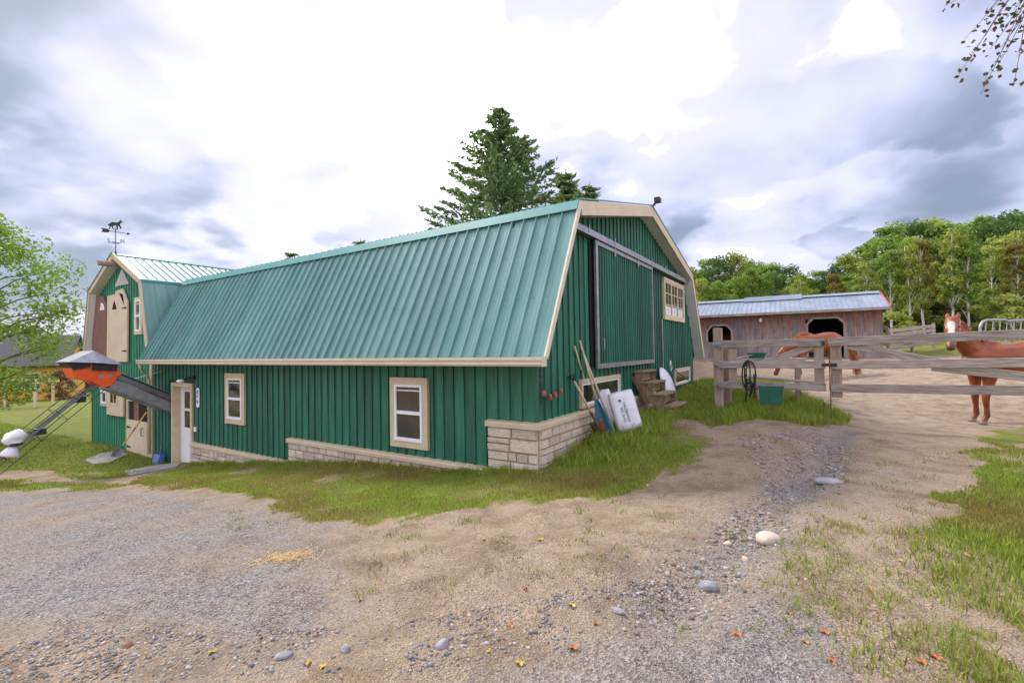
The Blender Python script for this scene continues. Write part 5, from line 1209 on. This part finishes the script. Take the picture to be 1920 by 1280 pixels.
# spruces behind the barn
x,y,hh=top_h(938,197,26); plant_tree('spruce_tree','tall broad spruce rising behind the barn roof',spruce(3,hh,8.0,40,.24,.05),x,y)
sps=[spruce(11,9,2.3,24,.12,.05,.1),spruce(12,9,2.0,24,.12,.05,.2)]
for k,(a,c,Y,lb) in enumerate(((1106,342,30,'small spruce tip just right of the tall spruce'),(1060,318,27.5,'bushy spruce shoulder right beside the tall spruce'),(545,468,34,'spruce top peeking over the roof far left of the tall spruce'),(603,474,36,'leftward of two low tops between the peeking spruces'),(676,446,35,'pointed spruce top over the roof left of the tall spruce'),(712,446,33,'rounded conifer top over the roof nearest the tall spruce'))):
    x,y,hh=top_h(a,c,Y); plant_tree('spruce_tree',lb,sps[k%2],x,y,hh/9*(1.25 if k==1 else 1),k*1.3,'conifers behind the barn',zs=hh/9)
# woods
V_dec=[decid(21+i,11,2.7,.22,30,5200,.27,p,m_bark,.15) for i,p in enumerate(('green','green','dark','lime','green'))]
V_bir=[decid(41+i,11,2.0,.36,26,4200,.23,p,m_birch,.12,l,True) for i,(p,l) in enumerate((('lime',.02),('yell',-.03),('lime',.05),('green',-.02)))]
V_bush=[decid(61+i,2.6,1.5,.08,16,2600,.20,p,m_bark,.05) for i,p in enumerate(('green','lime','dark','olive'))]
k=0
wood=[]
sky_line=[(1300,500),(1330,484),(1372,474),(1420,479),(1462,490),(1500,508),(1540,505),(1570,494),(1600,468),(1645,440),(1700,410),(1752,406),(1800,410),(1850,402),(1900,396),(1955,390),(2010,392)]
def sl(px): return float(np.interp(px,[a for a,_ in sky_line],[c for _,c in sky_line]))
for px_ in range(1296,1500,26): wood.append((px_,sl(px_)+random.uniform(-4,14),random.uniform(50,58),'d'))
for px_ in range(1310,1520,34): wood.append((px_,sl(px_)+random.uniform(22,45),random.uniform(43,48),'d'))
for px_ in range(1500,2040,30): wood.append((px_+random.uniform(-8,8),sl(px_)+random.uniform(-4,10),random.uniform(47,54),'d'))
for px_ in range(1490,2040,38): wood.append((px_+random.uniform(-9,9),sl(px_)+random.uniform(22,48),random.uniform(40,45),'d' if px_%3 else 'b'))
for px_,py_ in ((1498,520),(1560,508),(1618,488),(1668,462),(1700,452),(1728,440),(1778,428),(1812,446),(1856,452),(1905,448)): wood.append((px_,py_,random.uniform(34.5,37.5),'b'))
ORD=['first','second','third','fourth','fifth','sixth','seventh','eighth','ninth','tenth','eleventh','twelfth','thirteenth','fourteenth','fifteenth','sixteenth','seventeenth','eighteenth']
bs=sorted([i for i,w in enumerate(wood) if w[3]=='b'],key=lambda i:wood[i][0]); brank={i:r for r,i in enumerate(bs)}
for px_,py_,Y,kd in wood:
    x,y,hh=top_h(px_,py_,Y)
    if kd=='d':
        m_=V_dec[k%5] if px_<1880 or k%2 else V_dec[2]; lb='leafy green tree in the wood over the shed roof' if px_<1500 else 'leafy green tree in the wood behind the paddock'
        plant_tree('broadleaf_tree',lb,m_,x,y,hh/10.6,k*1.7,'leafy trees over the shed' if px_<1500 else 'leafy trees behind the paddock',zs=hh/10.6)
    else:
        plant_tree('birch_tree',f'slender white-trunked birch at the wood edge, {ORD[brank[k]]} from the left',V_bir[k%4],x,y,hh/10.6*.95,k*2.1,'birches at the edge of the wood',zs=hh/10.6)
    k+=1
for i,(px_,Y,s_) in enumerate(((1300,40,1.2),(1345,41,1.4),(1400,42,1.3),(1450,40,1.3),(1500,39,1.4),(1545,39,1.3),(1585,39,1.4),(1635,38,1.3),(1670,31,.9),(1690,38,1.4),(1735,39,1.4),(1780,38,1.2),(1830,39,1.4),(1885,32,1.25),(1935,38,1.5),(1985,37,1.4))):
    p=at_depth(px_,640,Y); plant_tree('bush',f'low leafy bush along the foot of the wood, {ORD[i]} from the left' if i not in (8,13) else ('pale bush beside the right corner of the shed' if i==8 else 'round yellow-green bush right of the horse'),V_bush[(i if i not in (8,13) else 1)%4],p.x,p.y,s_,i*1.1,'bushes along the wood edge' if i not in (8,13) else None,'bush')
for i,px_ in enumerate(range(1300,2010,36)):
    p=at_depth(px_,640,58+3*(i%3)); plant_tree('thicket_bush','tall thicket deep inside the wood',V_bush[(0,2)[i%2]],p.x,p.y,3.0,i*1.4,'thicket deep in the wood','bush')
# left side: tree at the frame edge, hedge, house and garden
x,y,hh=top_h(22,362,17); lt=decid(81,hh,3.1,.20,52,14000,.15,'green',m_bark,.17,-.0)
plant_tree('maple_tree','green tree at the left edge reaching towards the weathervane',lt,x-2.0,y+.3)
lt2=[decid(91,6.2,2.6,.08,30,5200,.22,'olive',m_bark,.12),decid(92,6.0,2.5,.06,30,5000,.22,'rust',m_bark,.10),decid(93,6.5,2.6,.08,30,5200,.22,'green',m_bark,.12)]
for i,(px_,py_,Y,mi,lb) in enumerate(((22,610,50,2,'dense green bush tree under the left edge tree'),(58,612,48,0,'olive green bush tree left of the elevator hood'),(104,645,48,0,'lower olive bush between elevator hood and house'),(140,650,50,1,'rusty brown bush right behind the elevator head'),(112,690,36,1,'reddish brown shrub below the olive bush'),(-40,590,48,2,'green bush tree half outside the left edge'),(165,668,46,0,'olive shrub beside the wing wall'))):
    x,y,hh=top_h(px_,py_,Y); plant_tree('bush_tree',lb,lt2[mi],x,y,hh/6.0*.95,i*1.9,None,'bush',zs=hh/6.0)
hp_=at_depth(20,700,36); hz=h1(hp_.x,hp_.y)
hs_=thing('yellow_house','yellow clapboard house with dark roof behind the left bushes','house',(hp_.x,hp_.y,hz),rad(30))
yw=MB().box((-5,0,-.5),(3.0,6,3.0)).prism([(0,3.0),(6,3.0),(3,5.2)],(-5,0,0),(0,1,0),(0,0,1),(1,0,0),8.0).obj('wall',m_yhouse,hs_)
for k in range(17): MB().box((-5.02,-.03,-.3+k*.2),(3.02,-.001,-.13+k*.2)).obj('clapboard',m_yhouse,yw)
MB().add([(-5.4,-.5,2.75),(3.4,-.5,2.75),(3.4,3,5.3),(-5.4,3,5.3),(-5.4,6.5,2.75),(3.4,6.5,2.75)],[(0,1,2,3),(3,2,5,4)]).obj('roof',m_shing,hs_).modifiers.new('s','SOLIDIFY').thickness=.15
for x0 in (-3.4,.6):
    w_=MB().box((x0,-.06,.9),(x0+1.1,-.031,2.2)).obj('window',m_white,hs_); MB().box((x0+.08,-.065,.98),(x0+1.02,-.0605,2.12)).obj('pane',m_glass,w_)
pg=at_depth(66,775,30); o=thing('pergola','low cream timber pergola on the lawn before the yellow house','pergola',(pg.x,pg.y,h1(pg.x,pg.y)),rad(14))
for x0 in (0,-2.6):
    for y0 in (0,1.6): MB().box((x0-.06,y0-.06,-.1),(x0+.06,y0+.06,1.5)).obj('post',m_cream,o)
for y0 in (0,1.6): MB().box((-3.0,y0-.05,1.5),(.35,y0+.05,1.66)).obj('beam',m_cream,o)
for k in range(8): MB().box((-2.9+k*.42,-.3,1.66),(-2.84+k*.42,1.9,1.76)).obj('slat',m_cream,o)
gs=at_depth(163,757,47); o=thing('garden_hut','small brown garden hut with pale roof edge left of the wing','hut',(gs.x,gs.y,h1(gs.x,gs.y)),rad(25))
MB().box((-1.4,0,-.3),(1.4,2.4,1.9)).prism([(-1.4,1.9),(1.4,1.9),(0,2.9)],(0,0,0),(1,0,0),(0,0,1),(0,1,0),2.4).obj('wall',m_brownd,o)
MB().add([(-1.7,-.25,1.72),(0,-.25,3.0),(0,2.6,3.0),(-1.7,2.6,1.72),(1.7,-.25,1.72),(1.7,2.6,1.72)],[(0,1,2,3),(1,4,5,2)]).obj('roof',m_cream,o).modifiers.new('s','SOLIDIFY').thickness=.08
for x0 in (-1.0,.25): MB().box((x0,-.03,.5),(x0+.75,-.001,1.5)).obj('window',m_dark,o)
# lane with a pale kerb beyond the lawn
ra=gnd(60,722); rb=gnd(176,717)
ra=Vector((ra[0],ra[1],0)); rb=Vector((rb[0],rb[1],0)); rd=(rb-ra).normalized(); ra=ra-rd*30; rb=rb+rd*25; rn=Vector((-rd.y,rd.x,0))
m_asph=mat('asphalt',(0.13,0.14,0.16),(0.20,0.21,0.23),.9,scale=3)
n_=40; V=[];F=[]
for i in range(n_+1):
    c=ra.lerp(rb,i/n_)
    for w_ in (-1.6,1.6): p=c+rn*w_; V.append((p.x,p.y,h1(p.x,p.y)+.10))
F=[(2*i,2*i+1,2*i+3,2*i+2) for i in range(n_)]
tag(link('road',np_mesh('road',V,F,m_asph)),kind='structure')
b=MB()
for i in range(n_): p=ra.lerp(rb,i/n_)+rn*1.75; q=ra.lerp(rb,(i+1)/n_)+rn*1.75; b.bar((p.x,p.y,h1(p.x,p.y)+.15),(q.x,q.y,h1(q.x,q.y)+.15),.25,.5)
tag(b.obj('kerb',m_white),kind='structure')
# birch standing just outside the frame at the right, its hanging twigs in view
tx,ty=8.6,4.4; bt=thing('birch_tree','birch outside the frame whose leafy twigs hang into the top right corner','tree',(tx,ty,h1(tx,ty)))
org=Vector(bt.location)
MB().tube([(0,0,-.2),(.05,0,3),(.0,.05,6),(-.1,.1,9)],[.17,.14,.10,.03],10).obj('trunk',m_birch,bt,smooth=True)
rng=np.random.default_rng(5); b=MB(); LPs=[];LNs=[]
hub=at_depth(1985,-90,4.7)
b.tube([Vector((.0,.05,5.2)),(hub-org).lerp(Vector((0,0,5.2)),.5)+Vector((0,0,.25)),hub-org],[.05,.03,.014],6)
tw=[(1770,12),(1808,74),(1797,140),(1838,178),(1868,128),(1902,152),(1885,50),(1850,30),(1912,95),(1822,100),(1855,95),(1925,30),(1940,130),(1846,150),(1878,88),(1900,20),(1960,70)]
for i,(a,c) in enumerate(tw):
    e=at_depth(a,c,4.7+rng.uniform(-.35,.35)); s_=hub+Vector((rng.uniform(-.1,.1),rng.uniform(-.2,.2),rng.uniform(-.1,.1)))
    md=s_.lerp(e,.55)+Vector((0,0,.10)); pts=[s_,s_.lerp(md,.5)+Vector((0,0,.05)),md,md.lerp(e,.6)-Vector((0,0,.02)),e]; b.tube([p-org for p in pts],[.006,.005,.004,.003,.002],4)
    for t in np.linspace(.45,1,9):
        f=t*4; j=min(int(f),3); p=pts[j].lerp(pts[j+1],f-j)
        for q in range(rng.integers(1,3)): LPs.append(p-org+Vector(rng.normal(size=3)*.03)-Vector((0,0,.03))); LNs.append(rng.normal(size=3)+np.array([0,-.6,.0]))
b.obj('branch',m_bark,bt)
P=np.array(LPs);N_=np.array(LNs);N_/=np.linalg.norm(N_,axis=1,keepdims=True); C=np.array([(.07,.10,.02),(.10,.085,.03),(.12,.05,.03)])[rng.integers(0,3,len(P))]*rng.uniform(.8,1.2,(len(P),1))
V,F,Cc=quads(P,N_,rng.uniform(.042,.07,len(P)),.75,rng,C); link('leaves',np_mesh('leaves',V,F,m_leaf,Cc),bt)
# crown of the same birch above the frame
P=rng.normal(size=(1500,3))*np.array([1.4,1.4,1.6])+np.array([1.4,.6,9.6]); P=P[(P[:,2]>8)&(P[:,0]>-.2)]; N_=rng.normal(size=(len(P),3)); N_/=np.linalg.norm(N_,axis=1,keepdims=True)
V,F,Cc=quads(P,N_,rng.uniform(.06,.1,len(P)),.75,rng,pal('green',len(P),rng)); link('crown',np_mesh('crown',V,F,m_leaf,Cc),bt)

# ------------------------------------------------------------------ ground cover
def blades(name,label,X_,Y_,hgt,wid,C,rng,bend=.45):
    n=len(X_); Zb=H(X_,Y_)-.006; a=rng.uniform(0,2*np.pi,n); l=rng.uniform(0,2*np.pi,n); hv=hgt; bd=bend*hv*rng.uniform(.2,1.2,n)
    dx,dy=np.cos(a)*wid,np.sin(a)*wid; bx_,by_=np.cos(l)*bd,np.sin(l)*bd
    B=np.stack([X_,Y_,Zb],1); W_=np.stack([dx,dy,0*dx],1); Bd=np.stack([bx_,by_,0*bx_],1); Up=np.stack([0*hv,0*hv,hv],1)
    V=np.stack([B-W_,B+W_,B+Bd*.35+Up*.6-W_*.7,B+Bd*.35+Up*.6+W_*.7,B+Bd+Up],1).reshape(-1,3)
    i=np.arange(n)[:,None]*5; F=np.concatenate([i+[0,1,3],i+[0,3,2],i+[2,3,4]],1).reshape(-1,3)
    me=np_mesh(name,V,F,m_blade,np.repeat(C,5,0)); o=link(name,me); tag(o,label,'grass',kind='stuff'); return o
def scatter(poly,dens,rng,fn=None,box=None,wt=None):
    P=np.array(poly); x0,y0=P.min(0); x1,y1=P.max(0)
    if box: x0,y0,x1,y1=max(x0,box[0]),max(y0,box[1]),min(x1,box[2]),min(y1,box[3])
    n=int((x1-x0)*(y1-y0)*dens); X_=rng.uniform(x0,x1,n); Y_=rng.uniform(y0,y1,n); m=gmask(X_,Y_); k=(rng.random(n)<m)&pmask(X_,Y_,poly)
    if fn is not None: k&=rng.random(n)<fn(X_,Y_)
    return X_[k],Y_[k]
rng=np.random.default_rng(77)
def gcol(n,X_,Y_,dry,rng):
    g=np.array([(.175,.235,.028),(.245,.325,.040),(.31,.39,.058)])[rng.integers(0,3,n)]; d=np.array([(.33,.26,.08),(.27,.24,.07),(.27,.16,.065)])[rng.integers(0,3,n)]
    f=np.clip(dry+1.4*(fbm(X_*1.2,Y_*1.2,91)-.5)+rng.uniform(-.25,.25,n),0,1)[:,None]; f=(f>.5)*.8+.1*f
    return (g*(1-f)+d*f)*rng.uniform(.75,1.25,(n,1))
def barn_y(X_,Y_): return -STB*(X_-BX)+CTB*(Y_-BY)
def barn_x(X_,Y_): return CTB*(X_-BX)+STB*(Y_-BY)
def outside(X_,Y_): return ~((barn_y(X_,Y_)>-.05)&(barn_x(X_,Y_)<.06))
def lay_grass(name,label,poly,dens,h0,h1_,wid,dry,box=None,fn=None):
    X_,Y_=scatter(poly,dens,rng,fn,box); k=outside(X_,Y_); X_,Y_=X_[k],Y_[k]; n=len(X_); cl=fbm(X_*1.8,Y_*1.8,101); hg=(h0+(h1_-h0)*np.clip(cl*1.6-.3,0,1))*rng.uniform(.5,1.2,n)
    return blades(name,label,X_,Y_,hg,wid*rng.uniform(.6,1.3,n),gcol(n,X_,Y_,dry,rng),rng)
lay_grass('grass','ragged green and yellowing grass along the barn and over the bank',P_STRIP,3000,.015,.062,.0042,.50)
lay_grass('grass','long green grass under the gate and along the gable',P_GATE,1900,.07,.20,.005,.12)
lay_grass('grass','thick grass verge at the right edge of the track',P_RIGHT,5200,.02,.085,.0042,.34,box=(2,1.6,7.4,8.2))
lay_grass('grass','grass continuing beyond the right edge of the view',P_RIGHT,900,.04,.13,.008,.22,box=(7.4,0,12,7))
lay_grass('grass','thin weedy grass in the lower right corner',P_RIGHT2,3000,.02,.08,.004,.36)
lay_grass('grass','thin grass verge on the gravel at the far left',P_VERGE,1500,.03,.08,.006,.30)
lay_grass('grass','mown bright green lawn left of the barn',P_LAWN,420,.04,.08,.009,.10,box=(-26,7.5,-7,26))
# bank next to the gable: taller tufts
def tufts(name,label,n,fn,hgt,wid,dry,per=14,spread=.05):
    X_=[];Y_=[]
    while len(X_)<n:
        p=fn()
        X_.append(p[0]);Y_.append(p[1])
    X_=np.repeat(np.array(X_),per)+rng.normal(size=n*per)*spread; Y_=np.repeat(np.array(Y_),per)+rng.normal(size=n*per)*spread; m=n*per
    k=outside(X_,Y_); X_,Y_=X_[k],Y_[k]; m=len(X_)
    return blades(name,label,X_,Y_,hgt*rng.uniform(.5,1.3,m),wid*rng.uniform(.7,1.3,m),gcol(m,X_,Y_,dry,rng),rng,.8)
def pick(poly):
    P=np.array(poly)
    while True:
        p=rng.uniform(P.min(0),P.max(0))
        if inpoly(np.array([p[0]]),np.array([p[1]]),poly)[0]: return p
P_BANK=[b2w(.12,.3)[:2],b2w(.12,4.4)[:2],b2w(1.1,4.0)[:2],b2w(1.3,1.2)[:2],b2w(.6,.2)[:2]]
tufts('grass','tall grass tufts on the bank by the tools and bags',170,lambda:pick(P_BANK),.17,.005,.08,26,.07)
tufts('grass','grass tufts at the foot of the long stone wall',230,lambda:b2w(-rng.uniform(.0,10.2),-rng.uniform(.06,.3))[:2],.10,.005,.12,16,.06)
tufts('grass','tufts of grass along the gate and paddock edge',150,lambda:pick(P_GATE),.19,.005,.08,24,.08)
P_DIRT=G((300,930),(700,985),(1000,960),(1250,900),(1450,830),(1800,850),(1700,1000),(1750,1250),(1000,1150),(600,1120))
tufts('grass','scattered small weeds in the dirt track',90,lambda:pick(P_DIRT),.045,.004,.30,16,.05)
P_RW=G((1450,1000),(1720,960),(1900,1100),(1930,1290),(1650,1290),(1480,1150))
tufts('grass','scattered weeds between track and right verge',110,lambda:pick(P_RW),.055,.004,.40,18,.06)
# gravel
def rock_tpl(rng,flat):
    v=np.array([(-1,-1,-1),(1,-1,-1),(1,1,-1),(-1,1,-1),(-1,-1,1),(1,-1,1),(1,1,1),(-1,1,1)],float)*.62
    f=np.array([(3,2,1,0),(4,5,6,7),(0,1,5,4),(1,2,6,5),(2,3,7,6),(3,0,4,7)])
    v=v*rng.uniform(.55,1.25,(8,3))*np.array([rng.uniform(.9,1.4),rng.uniform(.6,1.0),flat]); v[4:,:2]*=rng.uniform(.5,.85); return v,f
def gravel(name,label,X_,Y_,S_,C,rng,flat=.45):
    tp=[rock_tpl(rng,flat*rng.uniform(.7,1.3)) for _ in range(10)]; n=len(X_); V=np.empty((n,8,3)); F=np.empty((n,6,4),int); ti=rng.integers(0,10,n); a=rng.uniform(0,2*np.pi,n); Zb=H(X_,Y_)
    for k in range(10):
        i=np.where(ti==k)[0]; v=tp[k][0][None]*S_[i,None,None]; c,s=np.cos(a[i])[:,None],np.sin(a[i])[:,None]
        V[i,:,0]=v[:,:,0]*c-v[:,:,1]*s+X_[i,None]; V[i,:,1]=v[:,:,0]*s+v[:,:,1]*c+Y_[i,None]; V[i,:,2]=v[:,:,2]+Zb[i,None]+S_[i,None]*flat*.35; F[i]=tp[k][1][None]+(i*8)[:,None,None]
    me=np_mesh(name,V.reshape(-1,3),F.reshape(-1,4),m_peb,np.repeat(C,8,0)); o=link(name,me); tag(o,label,'gravel',kind='stuff')
def pcol(n,rng,warm=.3):
    g=np.array([(.18,.178,.18),(.25,.243,.24),(.12,.12,.122),(.35,.335,.315)])[rng.integers(0,4,n)]; w=np.array([(.33,.25,.18),(.25,.17,.12),(.40,.34,.27)])[rng.integers(0,3,n)]
    return np.where(rng.random((n,1))<warm,w,g)*rng.uniform(.75,1.25,(n,1))
def pscatter(poly,n,rng,bias=True):
    P=np.array(poly); X_=[];Y_=[]; c=0
    while c<n:
        q=rng.uniform(P.min(0),P.max(0),(n*3,2)); k=inpoly(q[:,0],q[:,1],poly); q=q[k]
        d=np.hypot(q[:,0],q[:,1]); 
        if bias: q=q[rng.random(len(q))<np.clip((2.6/d)**1.5,0,1)]
        q=q[gmask(q[:,0],q[:,1])<.5]; q=q[rng.random(len(q))<np.clip((fbm(q[:,0]*2.2,q[:,1]*2.2,303)-.30)*3.2,.06,1)]
        X_.append(q[:,0]);Y_.append(q[:,1]); c+=len(q)
    return np.concatenate(X_)[:n],np.concatenate(Y_)[:n]
P_ALL=G((-60,1330),(-60,930),(300,925),(640,985),(1000,955),(1250,905),(1480,830),(1830,830),(1830,980),(1980,1330))
X_,Y_=pscatter(P_ALL,30000,rng); gravel('gravel','small loose stones strewn over the dirt yard',X_,Y_,rng.uniform(.002,.006,30000)*rng.choice([1,1,1,1.8],30000),pcol(30000,rng,.4),rng)
P_GL=G((-60,1200),(-60,930),(250,925),(560,985),(650,1080),(560,1190))
X_,Y_=pscatter(P_GL,16000,rng); gravel('gravel','grey crushed stone covering the left apron',X_,Y_,rng.uniform(.0035,.009,16000),pcol(16000,rng,.25),rng)
P_FB=G((-40,1190),(500,1180),(850,1150),(1250,1085),(1330,1120),(1150,1200),(900,1240),(600,1290),(-40,1300))
X_,Y_=pscatter(P_FB,2600,rng,False); gravel('gravel','band of larger slate chips across the foreground',X_,Y_,rng.uniform(.004,.013,2600)*rng.choice([.6,1,1.5],2600,p=[.5,.35,.15]),pcol(2600,rng,.3),rng,.4)
X_,Y_=pscatter(P_GRAV2,6000,rng,False); gravel('gravel','dark fine gravel at the lower middle edge',X_,Y_,rng.uniform(.003,.007,6000),pcol(6000,rng,.12),rng)
t=rng.random(900)*(len(GULLY)-1.001); i=t.astype(int); q=GULLY[i]+(GULLY[i+1]-GULLY[i])*(t-i)[:,None]+rng.normal(size=(900,2))*np.array([.22,.16])
gravel('gravel','washed stones lying in the shallow gully',q[:,0],q[:,1],rng.uniform(.006,.026,900),pcol(900,rng,.4),rng)
X_,Y_=pscatter(P_FB,600,rng,False); gravel('gravel','coarse broken slate among the foreground stones',X_,Y_,rng.uniform(.010,.024,600),pcol(600,rng,.22),rng,.42)
P_RUT=G((1380,820),(1560,800),(1600,880),(1500,960),(1420,1060),(1300,1130),(1180,1110),(1330,1000),(1440,900))
X_,Y_=pscatter(P_RUT,2600,rng,False); gravel('gravel','stony rubble along the eroded rut',X_,Y_,rng.uniform(.006,.022,2600)*rng.choice([.6,1,1.5],2600),pcol(2600,rng,.45),rng,.45)
# single stones
def rock(label,px,py,r,m,flat=.6,seed=0,group=None):
    x,y=gnd(px,py); b=MB(); b.ell((0,0,0),(r,r*.72,r*flat),11,7); b.v=[tuple(Vector(p)*(1+.40*mnoise.noise(Vector(p)/r*1.5+Vector((seed*3.1,0,0)))+.06*mnoise.noise(Vector(p)/r*4+Vector((seed,0,0))))) for p in b.v]
    o=b.obj('stone',m,None,m is m_rockp); o.location=(x,y,h1(x,y)+r*flat*.25); o.rotation_euler=(0,0,seed*1.3); tag(o,label,'stone',group)
rock('pale tan boulder half sunk in the track by the gully',1441,1000,.135,m_rockp,.5,1)
rock('grey wedge-shaped stone in front of the pale boulder',1326,1086,.075,m_rockg,.55,2)
rock('small round grey stone beside the wedge-shaped stone',1309,1066,.032,m_rockg,.8,3)
rock('reddish stone in the sandy strip at lower left',236,1217,.045,m_brownd,.5,4)
rock('flat grey slate left of the sandy strip centre',532,1222,.05,m_rockg,.35,5)
rock('small pale round stone left of the boulder',1397,1030,.032,m_rockp,.7,6)
rock('flat dark rock ledge in the upper gully',1552,897,.16,m_rockg,.28,7)
rock('grey slate chip in the middle of the stone band',830,1210,.042,m_rockg,.5,8)
rock('grey slate piece right of the stone band centre',1160,1146,.045,m_rockg,.4,9)
rock('small tan stone left of the pale boulder',1363,1008,.036,m_rockp,.55,10)
rock('grey stone near the bottom of the stone band',648,1213,.036,m_rockg,.6,11)
# fallen leaves
def leafshape(m):
    pts=[]
    for k in range(20):
        a=2*math.pi*k/20; r=.019*(1+.25*math.cos(3*a)+.15*math.cos(5*a)); pts.append((r*math.cos(a),r*math.sin(a),.006*math.sin(3*a)+.006))
    b=MB(); b.add([(0,0,.004)]+pts,[(0,1+k,1+(k+1)%20) for k in range(20)]); return b.mesh('fallen_leaf',m)
lm={'o':leafshape(m_lo),'y':leafshape(m_ly),'r':leafshape(m_lr)}
nm={'o':'orange fallen leaf on the yard','y':'yellow fallen leaf on the yard','r':'dark red fallen maple leaf in mid yard'}
for px_,py_,c in ((985,1108,'r'),(958,1176,'o'),(1118,1176,'o'),(1075,1216,'o'),(1382,1196,'o'),(1546,1184,'o'),(1508,1200,'y'),(917,1217,'y'),(605,1247,'y'),(1072,1143,'y'),(728,967,'o'),(675,1127,'y'),(1757,1233,'o'),(1182,905,'y'),(1213,910,'y'),(1560,1240,'o'),(1727,1238,'o'),(1630,1107,'o'),(1690,1050,'y'),(1814,1042,'y'),(1822,1095,'o'),(1735,1010,'o'),(974,1240,'y'),(398,1222,'y'),(577,1237,'y'),(1013,1012,'y'),(906,1013,'y'),(1090,1017,'o'),(1300,1010,'o'),(1760,1080,'y'),(1850,960,'o'),(1480,1150,'o'),(1250,880,'y'),(1290,840,'y'),(1335,850,'o')):
    x,y=gnd(px_,py_); o=link('fallen_leaf',lm[c]); o.location=(x,y,h1(x,y)+.004); o.rotation_euler=(rng.uniform(-.3,.3),rng.uniform(-.3,.3),rng.uniform(0,6)); s_=rng.uniform(.75,1.2); o.scale=(s_,s_,s_)
    tag(o,nm[c],'leaf',None if c=='r' else ('orange leaves on the yard' if c=='o' else 'yellow leaves on the yard'))
# wisps of straw
sx,sy=gnd(542,1046); X_=sx+rng.normal(size=150)*.14; Y_=sy+rng.normal(size=150)*.07
b=MB()
for a,c in zip(X_,Y_):
    an=rng.uniform(0,3.14); l=rng.uniform(.02,.06); z=h1(a,c)+.006; b.bar((a-math.cos(an)*l,c-math.sin(an)*l,z),(a+math.cos(an)*l,c+math.sin(an)*l,z+.006),.003,.002)
tag(b.obj('straw',m_straw),'small patch of pale straw on the left gravel','straw',kind='stuff')
